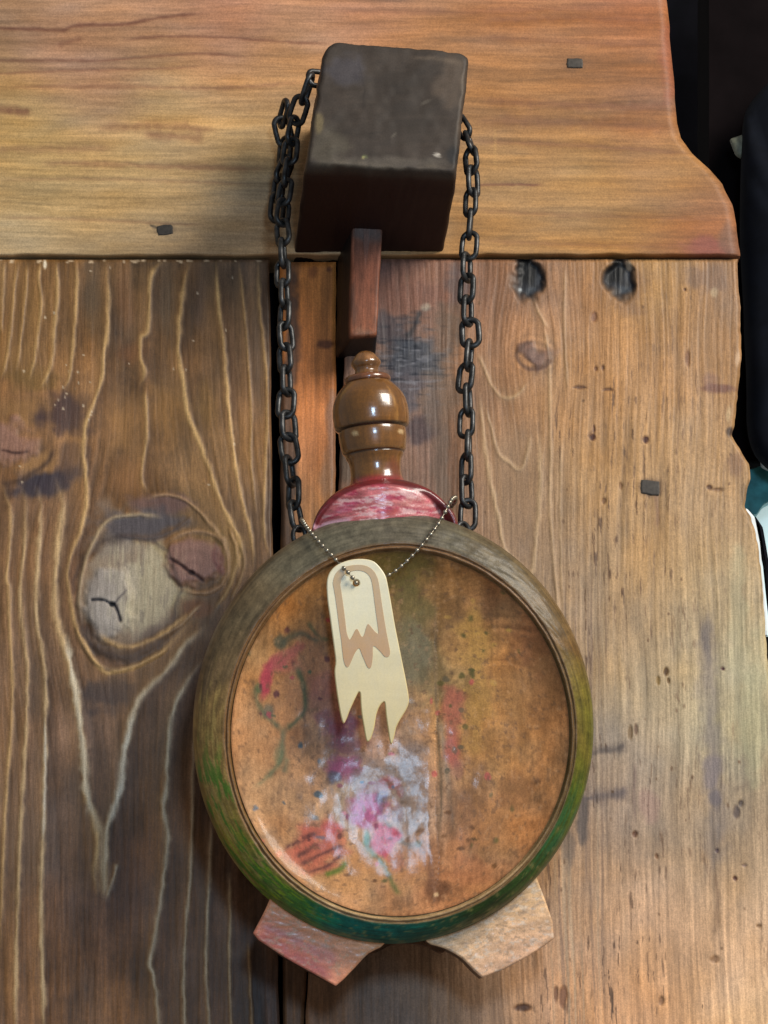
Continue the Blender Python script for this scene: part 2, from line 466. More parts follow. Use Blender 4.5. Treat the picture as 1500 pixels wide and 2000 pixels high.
    kz = np.exp(-(((X-270)/70)**2+((Y-1150)/85)**4)); p.mix((206,192,158), sstep(.52,.68,fbm(X/5, Y/40, 88, 3))*kz*.6); p.mix((120,106,96), sstep(.58,.74,fbm(X/7, Y/30, 89, 3))*kz*.5)
    p.blob(380,1190,40,26,(120,80,56),.7); p.blob(310,1230,60,22,(116,96,84),.7,rot=-20)
    p.line([(180,1172),(200,1172),(220,1182)],3,(40,38,44),1,h=-.0016,taper=False); p.line([(222,1178),(230,1195),(236,1216)],2.6,(48,42,46),1,h=-.0014)
    p.line([(222,1180),(240,1160),(248,1150)],2.2,(84,76,76),.8); p.blob(221,1181,8,7,(28,27,32),1)
    p.line([(328,1090),(352,1103),(374,1120),(400,1135)],3.4,(70,42,38),1,h=-.0014); p.blob(375,1119,9,8,(52,30,28),.9)
    p.blob(215,1275,70,26,(84,72,66),.85,rot=18); p.blob(215,1350,70,50,(66,56,56),.8); p.blob(290,1275,60,22,(90,74,64),.6,rot=-25)
    p.blob(280,1660,38,60,(134,90,58),.6); p.blob(230,1720,90,120,(82,58,48),.4); p.blob(60,1640,60,130,(104,92,86),.35)  # grey at lower left paints in the haze of the sheen
    for q, w, c in (([(158,1215),(154,1160),(164,1105),(186,1050),(215,1014),(262,1005),(315,1010)],4,(186,160,122)), ([(285,974),(330,966),(372,984),(412,1026),(446,1066)],4,(178,140,100)),
                    ([(322,1062),(352,1044),(395,1038),(430,1054),(446,1098),(432,1142),(398,1158),(350,1152)],4,(176,136,100)), ([(300,1250),(350,1222),(392,1180)],4,(180,150,116)), ([(230,1046),(300,1050),(356,1026),(372,1008)],4,(86,72,68)),
                    ([(152,1215),(168,1246),(200,1272),(250,1280),(310,1254),(352,1222)],10,(66,52,48)), ([(150,1240),(185,1290),(225,1308),(280,1294),(330,1264)],4,(196,164,122)), ([(448,1030),(462,1090),(446,1150),(420,1190)],4,(176,140,92)), ([(470,1060),(476,1110),(452,1170)],3,(160,126,84))):
        p.line(q, w, c, .85, h=.0010, seed=int(q[0][0]))
    for pts, w, a in LEFT:
        ym = sum(q[1] for q in pts)/len(pts)
        cold = sstep(1250, 1500, np.array([ym]))[0]*(1-sstep(1800, 1950, np.array([ym]))[0])
        col = np.array((214, 172, 114))*(1-cold)+np.array((206, 186, 156))*cold  # whiter lines lower down paint the sheen on the ridges
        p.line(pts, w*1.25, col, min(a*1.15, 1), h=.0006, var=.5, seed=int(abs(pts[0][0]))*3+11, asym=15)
    p.line([(192,1600),(200,1640),(203,1700),(205,1752)],7,(190,164,128),.8,var=.6); p.line([(130,1240),(153,1388),(164,1481),(170,1554),(190,1610)],6.5,(222,208,182),1,var=.7); p.line([(262,1395),(242,1477),(234,1541),(214,1610)],6,(224,212,190),.95,var=.8)
    p.line([(87,1400),(89,1500),(84,1640)],3,(208,198,182),.8)
    p.blob(88,516,5,13,(232,214,186),1,warp=.1)
    rnd = np.random.RandomState(3)
    for i in range(34):
        x, y = rnd.uniform(0,520), rnd.uniform(500,960)
        if i < 16: x, y = rnd.normal(150,26), rnd.normal(775,26)
        p.blob(x, y, rnd.uniform(1.5,4), rnd.uniform(1.5,4), (206,184,156), .8, warp=.2)
    for i in range(26):
        p.blob(rnd.uniform(0,520), 508+rnd.uniform(0,4), rnd.uniform(3,9), rnd.uniform(2,4), (206,180,148), .8, warp=.2)
    return p
left_r = lambda y: 527+(y-505)*.0125+(fbm(y/90, y*0+.5, 8, 3)-.5)*7
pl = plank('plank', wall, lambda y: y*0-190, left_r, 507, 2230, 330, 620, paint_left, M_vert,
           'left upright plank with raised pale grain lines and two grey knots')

# --- narrow strip
def paint_strip(X, Y):
    p = Paint(X, Y, (160, 98, 52))
    p.grad([(600,560,(176,104,52)),(640,560,(204,130,62)),(620,660,(194,116,60)),(620,800,(202,122,66)),(610,900,(188,124,84)),(610,980,(198,134,74)),(560,1000,(90,70,54)),(570,1900,(98,70,50)),(570,2000,(116,82,54)),(575,1500,(90,66,50))])
    st = fbm(X/6, Y/150, 61, 4)-.5
    cl = fbm(X/26, Y/60, 66, 4)-.5
    p.C *= (1+st*.35+cl*.4)[:, None]
    p.H += st*.0004
    p.blob(572,620,22,150,(74,54,46),.8); p.blob(560,900,24,300,(62,50,44),.7)  # dark left side paints in the shadow along the groove
    p.blob(634,672,22,12,(104,58,36),.85,rot=-18); p.blob(612,530,12,20,(120,66,36),.6); p.blob(642,528,7,8,(92,50,30),.7); p.blob(650,830,16,110,(138,106,90),.7); p.blob(640,930,20,60,(140,112,92),.6)  # greyer low right edge paints in the stopper's soft shadow
    return p
plank('plank', wall, lambda y: 547+(y-505)*.004+(fbm(y/70, y*0+.5, 18, 3)-.5)*6,
      lambda y: np.where(y < 1000, 657-(y-505)*.004, 655-(y-1000)*.062)+(fbm(y/50, y*0+.5, 28, 3)-.5)*5,
      512, 2230, 60, 520, paint_strip, M_vert, 'narrow orange-brown strip of wood between the two wide planks', depth=-.004, bevel=9)

# --- right wide plank
ULINES = [
 ([(932,690),(948,725),(962,757),(985,777),(1010,771),(1028,748)],3,.65),
 ([(948,800),(962,845),(972,885),(995,903),(1010,917),(1024,908),(1036,850)],3,.6),
 ([(936,770),(952,905),(962,960),(975,1020),(985,1070),(1005,1095),(1026,1121),(1040,1116),(1047,1060),(1052,1000),(1056,930),(1052,850)],4,.8),
 ([(1062,640),(1072,700),(1074,800),(1076,900)],2.6,.5),([(1078,860),(1074,980),(1082,1100),(1090,1200)],2.6,.5),([(1096,860),(1094,1010),(1098,1180)],2.4,.45),
 ([(1104,520),(1102,640),(1108,760)],2,.35),([(1036,570),(1052,610),(1070,640)],2.5,.45),
]
def paint_right(X, Y):
    p = Paint(X, Y, (160, 122, 84))
    p.grad([(770,540,(122,82,66)),(850,560,(116,84,72)),(960,540,(134,96,74)),(1100,600,(152,108,72)),(1290,560,(154,118,70)),(1400,560,(128,98,76)),(950,700,(144,106,78)),(1130,730,(162,120,78)),(1350,700,(158,118,80)),
            (720,900,(128,98,82)),(850,900,(122,92,78)),(830,980,(136,104,88)),(1000,980,(142,112,84)),(1150,950,(168,130,86)),(1300,930,(166,128,84)),(1400,950,(154,122,88)),(1120,1180,(150,124,98)),(1260,1150,(166,134,96)),(1400,1150,(160,134,96)),
            (1470,1280,(164,148,112)),(1240,1380,(164,142,108)),(1420,1420,(156,146,114)),(1190,1460,(142,122,106)),(1200,1600,(150,126,108)),(1330,1600,(160,136,110)),(1450,1650,(162,138,112)),  # greener anchors at right carry window light in the colour
            (1130,1750,(168,130,96)),(1250,1800,(204,156,114)),(1100,1930,(204,148,102)),(1250,1960,(212,156,110)),(1430,1900,(208,164,124)),(1480,1990,(212,170,124)),(750,1950,(118,96,80)),(640,1980,(128,92,66)),(930,1960,(128,104,86))])
    Xw = X.copy()
    for kx, ky, r, s in ((1045,690,70,.6),):
        g = np.exp(-(((X-kx)/r)**2+((Y-ky)/(r*1.6))**2)); Xw = Xw-(X-kx)*g*s
    Xw = Xw+(fbm(X/200, Y/350, 3, 2)-.5)*30
    st = fbm(Xw/4.2, Y/170, 105, 4)-.5
    st2 = fbm(Xw/20, Y/330, 112, 3)-.5
    cl = fbm(X/80, Y/110, 130, 4)-.5
    sp = fbm(X/4.5, Y/6, 141, 3)-.5
    smooth = np.clip(np.exp(-(((X-1005)/52)**2+((Y-960)/150)**2))*1.4, 0, 1)
    p.C *= (1.06+(st*.32+st2*.26)*(1-.8*smooth)+cl*.28+sp*.16)[:, None]
    p.C += (fbm(X/90, Y/120, 177, 3)-.5)[:, None]*np.array([14, -4, -26])
    # short dark flecks of latewood, densest along the middle
    fl = fbm(Xw/3.4, Y/34, 151, 2)
    band = np.clip(np.exp(-((X-1140)/80)**2)*sstep(700,900,Y)+.4*np.exp(-((X-1230)/140)**2)*sstep(500,800,Y)+.25, 0, 1)*(1-.85*smooth)
    thr = fbm(Xw/24, Y/110, 158, 3)
    p.mix((92, 66, 46), sstep(.66, .80, fl)*band*sstep(.42, .62, thr)*.95)
    p.H += (st*.0006+st2*.0009)*(1-.7*smooth)
    # pale raised bands lower centre
    pb = fbm(Xw/7, Y/420, 190, 3)
    lowc = np.exp(-((X-1130)/70)**2)*sstep(1080,1250,Y)
    p.mix((182, 158, 130), sstep(.55,.72,pb)*lowc*.6)
    p.mix((112, 92, 80), sstep(.58,.75,1-pb)*lowc*.55)
    p.blob(1000,960,46,160,(142,114,88),.6,warp=.2)
    for pts, w, a in ULINES:
        p.line(pts, w*1.1, (196, 164, 124), a*.85, h=.0005, var=.5, seed=int(pts[0][0]), glow=(152, 120, 88))
    # charred and blued patch beside the stopper
    p.blob(775,650,70,60,(72,68,74),.75); p.blob(800,700,85,60,(64,70,80),.85,rot=8); p.blob(790,760,60,60,(86,80,86),.8); p.blob(880,640,50,70,(98,82,70),.7); p.blob(860,760,50,90,(110,92,78),.6)
    p.blob(830,600,14,12,(172,160,140),.9); p.line([(822,606),(808,640),(792,660)],5,(48,46,48),.85); p.blob(820,840,40,40,(66,54,58),.7); p.blob(845,810,22,60,(96,80,72),.6); p.blob(860,920,24,120,(100,84,72),.6)
    chk = sstep(.55,.75,fbm(X/26, Y/5, 201, 3))*np.exp(-(((X-800)/70)**2+((Y-720)/70)**2))
    p.mix((128,126,132), chk*.8); p.mix((34,36,44), sstep(.58,.78,fbm(X/30, Y/5.5, 207, 3))*np.exp(-(((X-795)/70)**2+((Y-700)/80)**2)))
    p.blob(790,575,130,40,(120,80,66),.4); p.blob(895,560,40,50,(84,72,74),.7); p.blob(680,880,30,90,(104,94,84),.7)  # last grey patch continues the stopper's painted shadow
    # two burnt screw holes under the beam
    p.blob(1270,953,30,25,(96,72,52),.8,warp=.2); p.line([(1280,960),(1284,1000),(1282,1030)],4,(120,84,60),.6)
    for hx, hw in ((1032,38),(1210,36)):
        p.blob(hx+8,556,hw+22,70,(120,90,68),.6,warp=.5); m = p.blob(hx,546,hw*.95,50,(34,36,42),.97,soft=.55,warp=.45); p.H -= m*.0042
        p.blob(hx-5,528,hw*.62,32,(12,12,14),1,soft=.55,warp=.5); p.blob(hx+6,566,hw*.45,12,(70,78,86),.6,warp=.8); p.blob(hx+14,540,8,16,(58,62,70),.7,warp=.8)
    p.blob(1228,520,9,14,(178,160,138),.8); p.blob(1016,566,5,6,(170,176,178),.8)  # cool pale speck paints a gleam at the left hole
    # knot
    p.blob(1045,690,54,46,(130,98,78),.6,soft=.8,warp=.6); p.blob(1045,690,42,34,(110,82,70),.85,soft=.6,h=.001,warp=.8); rk = np.hypot(X-1042, (Y-692)*1.2)+(fbm(X/14, Y/14, 187, 3)-.5)*10; p.C *= (1+.12*np.sin(rk/2.8)*np.exp(-(rk/48)**4))[:, None]; p.blob(1042,696,26,18,(126,100,90),.7); p.line([(1008,680),(1014,706),(1036,722),(1064,718),(1080,700)],4,(88,62,50),.8)
    for x, y, rx, ry, c in ((1157,853,8,9,(72,44,36)),(1262,860,8,9,(66,36,30)),(1160,838,3,10,(110,76,56)),(1130,756,16,4,(92,62,44)),(1186,762,14,4,(112,78,54)),(1164,720,4,6,(110,74,50)),(1178,718,4,7,(104,70,48)),
                            (1386,951,7,7,(92,62,42)),(1402,956,16,5,(122,90,62)),(1302,1312,7,11,(88,62,34)),(1306,1330,4,8,(98,72,40)),(1412,1306,5,5,(78,44,44)),(1286,1330,5,12,(136,108,64)),(1240,1630,6,9,(98,64,44)),(1400,1662,5,6,(72,48,52)),
                            (1436,1716,6,6,(84,48,38)),(1282,1671,4,8,(120,86,60)),(1438,1585,9,16,(98,82,74)),(1447,1570,7,8,(92,78,70)),(1232,1430,6,20,(124,100,72)),(1242,1424,5,14,(116,92,74)),(1018,1970,24,10,(86,56,38)),(1100,1946,10,26,(134,92,66)),
                            (1086,1944,6,22,(128,90,66)),(1394,1872,14,10,(150,112,80)),(1290,1955,8,14,(146,106,76)),(1180,978,6,9,(120,86,56)),(1212,950,4,10,(124,90,60)),(1342,700,7,20,(124,86,60)),(1160,618,8,12,(124,86,62)),(1482,1808,8,5,(142,108,76)),(1455,1690,7,4,(136,110,96)),(1338,566,4,4,(104,72,50))):
        p.blob(x, y, rx, ry, c, .97, warp=.4, soft=.5, h=-.0007)
    p.line([(1148,853),(1157,842),(1164,838)],2.5,(96,66,50),.7)
    # dark bruises where the flask knocked the wood
    p.line([(1145,1478),(1165,1470),(1195,1463),(1225,1456)],8,(82,72,68),.75,var=1); p.line([(1135,1562),(1160,1556),(1195,1553),(1230,1545)],9,(86,75,76),.75,var=1); p.blob(1140,1600,16,70,(92,80,74),.85); p.blob(1110,1650,20,60,(104,90,80),.6)
    p.line([(1240,1490),(1238,1560),(1240,1600)],3,(116,94,84),.7); p.blob(1270,1580,26,50,(164,128,116),.5)
    # grey stain band at right
    p.line([(1378,1195),(1382,1260),(1384,1330),(1388,1400),(1392,1470),(1396,1520),(1398,1580),(1394,1650),(1397,1720)],19,(122,110,106),.6,var=.6,taper=True)
    p.blob(1378,1250,16,70,(92,85,88),.6,soft=.9); p.blob(1390,1500,26,46,(122,110,114),.6); p.blob(1396,1560,20,30,(98,90,98),.6); p.line([(1395,1700),(1402,1760),(1396,1830)],5,(134,104,78),.7); p.line([(1430,1545),(1455,1535),(1475,1522)],5,(130,112,92),.7)
    p.blob(1440,1240,24,230,(176,166,132),.5); p.blob(1480,1400,40,170,(168,164,130),.5)  # pale greenish tint paints window light along the right side
    # worn dents along the right edge
    p.blob(1388,545,60,30,(116,92,78),.6); p.blob(1395,570,10,14,(182,160,128),.6); p.blob(1395,760,44,12,(108,72,62),.8); p.blob(1385,745,26,22,(124,90,80),.5); p.blob(1440,700,8,26,(196,160,126),.8); p.blob(1424,806,7,20,(190,160,120),.8); p.blob(1428,842,10,14,(60,46,40),.8)
    p.blob(1440,900,24,40,(112,82,66),.5); p.blob(1450,960,10,40,(120,96,72),.6)
    rnd = np.random.RandomState(9)
    for i in range(60):
        p.blob(rnd.uniform(930,1480), rnd.uniform(520,1990), rnd.uniform(2,4), rnd.uniform(3,8), (104,76,52), rnd.uniform(.4,.9), warp=.2)
    return p
_ex = np.array([480,505,600,700,760,830,850,880,905,935,965,990,1012,1060,1120,1200,1300,1400,1600,2300.])
_ey = np.array([1440,1440,1446,1448,1442,1434,1430,1446,1462,1466,1458,1455,1466,1480,1487,1493,1500,1512,1530,1560.])
right_r = lambda y: np.interp(y, _ex, _ey)+(fbm(y/22, y*0+.5, 38, 2)-.5)*5
pr = plank('plank', wall, lambda y: np.where(y < 1000, 682-(y-505)*.046, 659-(y-1000)*.062)+(fbm(y/60, y*0+.5, 31, 3)-.5)*6,
           right_r, 506, 2230, 430, 620, paint_right, M_vert, 'wide right upright plank with fine grain, one small knot and two burnt screw holes', depth=-.002, bevel=7)
nail_head(pr, 1270, 952, 38, 30, -.0015, rot=-4, seed=4)

# --- top level board
TLINES = [([(-50,54),(80,58),(120,60),(150,50),(240,48),(290,38),(350,30),(400,26)],3.0,.7), ([(-50,118),(130,118),(200,118),(300,110),(400,105),(480,112)],2.4,.5),
 ([(240,80),(300,72),(420,72),(500,78),(600,84),(640,84)],2.6,.55), ([(110,88),(140,80),(160,76)],4,.4), ([(-40,146),(120,138),(250,136),(400,130)],2.6,.35),([(0,172),(200,168),(420,172),(600,160)],4,.3),
 ([(-30,212),(30,216),(60,222)],7,.6), ([(190,250),(300,246),(420,252)],7,.35),([(280,262),(340,266),(400,270)],7,.4), ([(-20,290),(100,292),(220,288)],6,.25),([(80,318),(250,322),(420,328),(520,330)],5,.35),
 ([(0,352),(200,350),(500,360)],3,.2),([(0,425),(140,428),(400,440)],3,.22),([(920,362),(1000,360),(1060,362)],2.2,.7),([(940,195),(1100,205),(1320,210)],7,.35),([(930,235),(1100,240),(1330,250)],9,.3),([(920,275),(1150,285),(1350,300)],4,.3),
 ([(940,40),(1100,36),(1300,40)],6,.3),([(940,72),(1150,84),(1300,88)],5,.25),([(640,20),(800,24),(1000,20),(1200,14)],5,.3),([(920,410),(1100,420),(1420,430)],4,.18),([(930,470),(1200,480),(1440,478)],4,.2)]
def paint_top(X, Y):
    p = Paint(X, Y, (176, 140, 96))
    p.grad([(60,20,(158,124,96)),(300,30,(164,120,92)),(440,40,(174,112,84)),(700,20,(168,116,86)),(1000,30,(158,104,72)),(1230,30,(146,88,62)),(100,110,(164,118,102)),(420,100,(178,130,106)),(200,165,(160,114,96)),(500,170,(170,128,88)),(40,210,(198,158,90)),(330,205,(200,160,92)),
            (100,265,(178,150,98)),(330,255,(168,132,88)),(480,260,(198,164,110)),(250,310,(196,162,104)),(480,320,(180,150,106)),(100,370,(196,168,120)),(350,390,(192,164,122)),(480,430,(170,138,108)),(150,470,(178,148,108)),(400,480,(178,144,108)),
            (1000,120,(164,118,76)),(1200,120,(160,112,72)),(1000,220,(158,112,72)),(1250,220,(144,96,64)),(1300,190,(140,92,64)),(980,320,(172,132,80)),(1150,330,(176,136,80)),(1320,330,(160,122,70)),(1000,440,(176,130,78)),(1200,450,(164,118,64)),(1390,440,(148,96,62)),(1400,490,(134,84,66))])
    Yw = Y+(fbm(X/260, Y/200, 303, 2)-.5)*36
    st = fbm(X/190, Yw/5, 305, 4)-.5
    st2 = fbm(X/300, Yw/20, 312, 3)-.5
    cl = fbm(X/130, Y/50, 330, 4)-.5
    sp = fbm(X/6, Y/5, 341, 3)-.5
    p.C *= (1+st*.20+st2*.26+cl*.24+sp*.09)[:, None]
    p.C += (fbm(X/160, Y/40, 377, 3)-.5)[:, None]*np.array([10, -8, -30])
    p.H += st*.0003+st2*.0006
    for pts, w, a in TLINES:
        p.line(pts, w*1.15, (112, 72, 56), min(a*1.2, 1), h=-.0004, seed=int(abs(pts[0][1]))+5)
    for i in range(9):
        pass
    p.blob(322,448,34,16,(120,96,76),.6); p.line([(292,440),(310,446)],3,(70,62,54),.8)
    p.blob(1125,124,34,20,(124,88,60),.5)
    p.blob(1380,480,60,30,(140,78,74),.6); p.blob(1425,470,26,46,(120,88,72),.7); p.blob(1310,120,30,90,(140,78,60),.5)
    p.blob(967,290,3,60,(206,160,98),.35,warp=.1)
    return p
_tx = np.array([-400,0,120,240,270,300,330,360,400,440,480,510.])
_ty = np.array([1296,1302,1312,1322,1330,1352,1384,1410,1430,1438,1442,1446.])
top_r = lambda y: np.interp(y, _tx, _ty)+(fbm(y/40, y*0+.5, 48, 2)-.5)*5
pt = plank('plank', wall, -260, top_r, -320, 499.5, 460, 400, paint_top, M_horz, 'horizontal tan board across the top with pinkish grain and two nail heads', depth=.0015, thick=.030, bevel=5, horiz=True)
nail_head(pt, 322, 449, 32, 22, .0018, rot=10, seed=2)
nail_head(pt, 1123, 123, 33, 22, .0018, rot=0, seed=3)

def box_mesh(name, corners_f, corners_b, mat, smooth=False):
    V = [tuple(c) for c in corners_f]+[tuple(c) for c in corners_b]
    F = [(0,1,2,3),(7,6,5,4),(0,4,5,1),(1,5,6,2),(2,6,7,3),(3,7,4,0)]
    me, org = mesh_np(name, V, F, mat, None, smooth=smooth)
    return me, org
def slab(name, x0, y0, x1, y1, d, th, mat, parent=None, label=None):
    f = [P(x0,y0,d), P(x0,y1,d), P(x1,y1,d), P(x1,y0,d)]
    b = [Vector((c.x, c.y+th, c.z)) for c in f]
    me, org = box_mesh(name, f, b, mat)
    return place(name, me, org, parent, label)
slab('backing_board', -260, -420, 1240, 2500, -.040, .02, M_void, wall, 'black backing seen only in the gaps between the planks')

# ------------------------------------------------------------------ lofting helper
def rounded(pts, radii, n=6):
    out = []
    m = len(pts)
    for i in range(m):
        p0, p1, p2 = Vector(pts[i-1]), Vector(pts[i]), Vector(pts[(i+1) % m])
        r_ = radii[i] if hasattr(radii, '__len__') else radii
        a = p1+(p0-p1).normalized()*r_; b = p1+(p2-p1).normalized()*r_
        for k in range(n+1):
            t = k/n
            out.append(tuple(a*(1-t)**2+p1*2*t*(1-t)+b*t*t))
    return out

def resample(pts, n):
    p = np.asarray(pts+[pts[0]], float)
    s = np.concatenate([[0], np.cumsum(np.sqrt((np.diff(p, axis=0)**2).sum(1)))])
    t = np.linspace(0, s[-1], n, endpoint=False)
    return np.stack([np.interp(t, s, p[:, 0]), np.interp(t, s, p[:, 1])], -1)

def loft(rings, close=True):
    """rings: list of (M,3); quads between; last ring closed to its centre, first too"""
    M = len(rings[0]); V = np.concatenate(rings); F = []
    for k in range(len(rings)-1):
        a = k*M+np.arange(M); b = k*M+np.roll(np.arange(M), -1)
        F.append(np.stack([a, b, b+M, a+M], -1))
    F = np.concatenate(F); T = []
    if close:
        c1 = len(V); V = np.concatenate([V, rings[-1].mean(0)[None], rings[0].mean(0)[None]])
        a = (len(rings)-1)*M+np.arange(M); b = (len(rings)-1)*M+np.roll(np.arange(M), -1)
        T = np.concatenate([np.stack([a, b, np.full(M, c1)], -1), np.stack([np.roll(np.arange(M), -1), np.arange(M), np.full(M, c1+1)], -1)])
    return V, F, T

# ------------------------------------------------------------------ DARK BEAM END (peg)
front = rounded([(634,76),(918,100),(892,337),(596,322)], [34,24,10,9], 8)
back = rounded([(614,244),(893,262),(867,492),(573,496)], [32,22,9,8], 8)
fr = resample(front, 320); bk = resample(back, 320)
rings, px_rings, lf = [], [], []
for t, inset in [(-.25,0),(0,0),(.1,0),(.2,0),(.3,0),(.4,0),(.5,0),(.6,0),(.7,0),(.8,0),(.88,0),(.94,.0),(.975,.012),(.993,.03),(1.0,.055)]+[(1.0, .055+k*.0245) for k in range(1, 38)]:
    tt = min(t, 1.0)
    q = bk*(1-tt)+fr*tt
    c = q.mean(0); q = c+(q-c)*(1-inset)
    d = t*.106
    ye = np.clip((q[:, 1]-(244-168*tt))/(252-6*tt), -.1, 1.1)
    lf.append(((q[:, 0] < (614+20*tt)*(1-ye)+(573+23*tt)*ye+9) & (ye > .08) & (ye < .97)).astype(float))
    px_rings.append(q)
    rings.append(P_np(q[:, 0], q[:, 1], np.full(len(q), d)))
V, F, T = loft(rings)
PX = np.concatenate(px_rings+[px_rings[-1].mean(0)[None], px_rings[0].mean(0)[None]])
dep = -V[:, 1]
nz_ = (fbm(V[:, 0]*90+50, V[:, 2]*90+dep*70+50, 501, 4)-.5)
V[:, 0] += nz_*.003; V[:, 2] += (fbm(V[:, 0]*80+90, dep*80+V[:, 2]*60+50, 507, 4)-.5)*.003; V[:, 1] -= (fbm(V[:, 0]*110+20, V[:, 2]*90+20, 511, 2)-.5)*.0010*(dep > .09)
p = Paint(PX[:, 0], PX[:, 1], (58, 49, 42))
p.C *= (1+(fbm(PX[:, 0]/60, PX[:, 1]/60, 520, 3)-.5)*.3+(fbm(PX[:, 0]/70+PX[:, 1]/60, PX[:, 1]/12, 522, 2)-.5)*.2)[:, None]
p.blob(640,290,50,60,(92,85,70),.5); p.blob(760,318,150,16,(100,92,82),.5); p.blob(880,160,40,60,(108,90,74),.4); p.blob(622,240,14,28,(146,128,84),.5); p.blob(708,308,5,4,(178,160,110),.8)
p.line([(700,120),(712,170),(708,215)],1.6,(38,31,27),.8); p.line([(640,250),(700,262),(760,256)],1.3,(44,37,32),.6); p.line([(620,318),(700,322),(780,327),(880,330)],4,(112,100,84),.55,var=.9); p.line([(905,130),(900,200),(894,270)],3,(104,88,72),.5,var=.9); p.line([(800,110),(880,118),(910,128)],4,(110,94,78),.5,var=.9); p.blob(830,200,14,5,(92,84,74),.6,rot=-30); p.blob(770,262,10,3,(100,92,80),.6,rot=-40)
p.blob(855,305,8,6,(196,186,172),.9); p.blob(885,300,22,24,(34,32,32),.85); p.blob(675,130,50,40,(76,74,84),.5); p.line([(706,306),(720,306)],3,(120,130,80),.6)
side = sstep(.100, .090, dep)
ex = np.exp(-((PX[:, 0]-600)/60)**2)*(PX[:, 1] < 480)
p.mix((40, 19, 13), side*.95)  # underside and sides painted darker to hold the shade under the beam
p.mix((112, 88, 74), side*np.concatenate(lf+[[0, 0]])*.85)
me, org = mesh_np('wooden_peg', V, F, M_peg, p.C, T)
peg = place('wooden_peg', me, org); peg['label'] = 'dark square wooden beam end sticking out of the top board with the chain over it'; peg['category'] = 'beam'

# ------------------------------------------------------------------ BAR UNDER THE BEAM END
f_top = [(690,420),(748,424)]; f_bot = [(682,656),(737,654)]
fq = rounded([(690,410),(749,414),(737,656),(683,659)], 6, 4)
fr = resample(fq, 120)
rings, pxs = [], []
for d, ins in [(-.004,0),(.01,0),(.02,0),(.026,0),(.0285,.02),(.030,.06),(.0303,.2),(.0303,.4),(.0303,.6),(.0303,.8)]:
    c = fr.mean(0); q = c+(fr-c)*np.array([1-ins, 1-ins*.3])
    q = q.copy(); q[:, 0] -= 22*max(0, 1-d/.030)*(q[:, 0] < c[0])
    b = P_np(q[:, 0], q[:, 1], np.full(len(q), .030)); b[:, 1] = -d
    rings.append(b); pxs.append(q)
V, F, T = loft(rings)
PX = np.concatenate(pxs+[pxs[-1].mean(0)[None], pxs[0].mean(0)[None]])
V[:, 0] += (fbm(V[:, 2]*60+50, -V[:, 1]*60+20, 541, 3)-.5)*.0016
p = Paint(PX[:, 0], PX[:, 1], (134, 78, 58))
p.grad([(715,460,(106,84,76)),(700,540,(160,90,64)),(740,540,(140,78,56)),(712,620,(146,86,54)),(690,600,(126,80,60))])
p.C *= (1+(fbm(PX[:, 0]/4, PX[:, 1]/60, 545, 4)-.5)*.6+(fbm(PX[:, 0]/20, PX[:, 1]/30, 547, 3)-.5)*.4)[:, None]
p.blob(715,455,40,26,(92,84,82),.8); p.blob(690,600,8,60,(78,58,50),.6); p.blob(712,648,26,8,(140,104,82),.6)
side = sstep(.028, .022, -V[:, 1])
p.mix((26, 22, 21), sstep(.0295, .025, -V[:, 1])*.93)  # sides and underside painted near black to stand for their shade
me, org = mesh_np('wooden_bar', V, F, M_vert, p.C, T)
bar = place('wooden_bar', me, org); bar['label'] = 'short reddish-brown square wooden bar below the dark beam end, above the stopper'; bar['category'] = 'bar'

# ------------------------------------------------------------------ FLASK
TILT = R(10)
n_ax = Vector((0, -math.cos(TILT), -math.sin(TILT)))      # out of the painted face
v_ax = Vector((0, -math.sin(TILT), math.cos(TILT)))
u_ax = Vector((1, 0, 0))
Cc = P(766, 1420, .072)
def Q(px, py, d=0.0):
    r_ = ray(px, py); pl_ = Cc+n_ax*d
    t = (pl_-cam_loc).dot(n_ax)/r_.dot(n_ax)
    return cam_loc+r_*t
def Q_np(X, Y, D):
    f, r_, u, n = np.array(fwd), np.array(right), np.array(upv), np.array(n_ax)
    dirs = f+((X-750.)/FPX)[:, None]*r_-((Y-1000.)/FPX)[:, None]*u
    t = ((np.array(Cc-cam_loc)) @ n + D)/(dirs @ n)
    return np.array(cam_loc)+dirs*t[:, None]
def to_px(V):
    d = V-np.array(cam_loc)
    z = d @ np.array(fwd)
    return 750+(d @ np.array(right))/z*FPX, 1000-(d @ np.array(upv))/z*FPX
KF = (Cc-cam_loc).length/FPX                               # metres per photograph pixel at the flask

flask = thing('wooden_flask', 'round painted wooden flask with green rim and faded flowers hanging by a chain', 'flask', Q(785, 1880, 0))

RA, RB = 388*KF, 415*KF/math.cos(TILT)
ROLL = R(3)
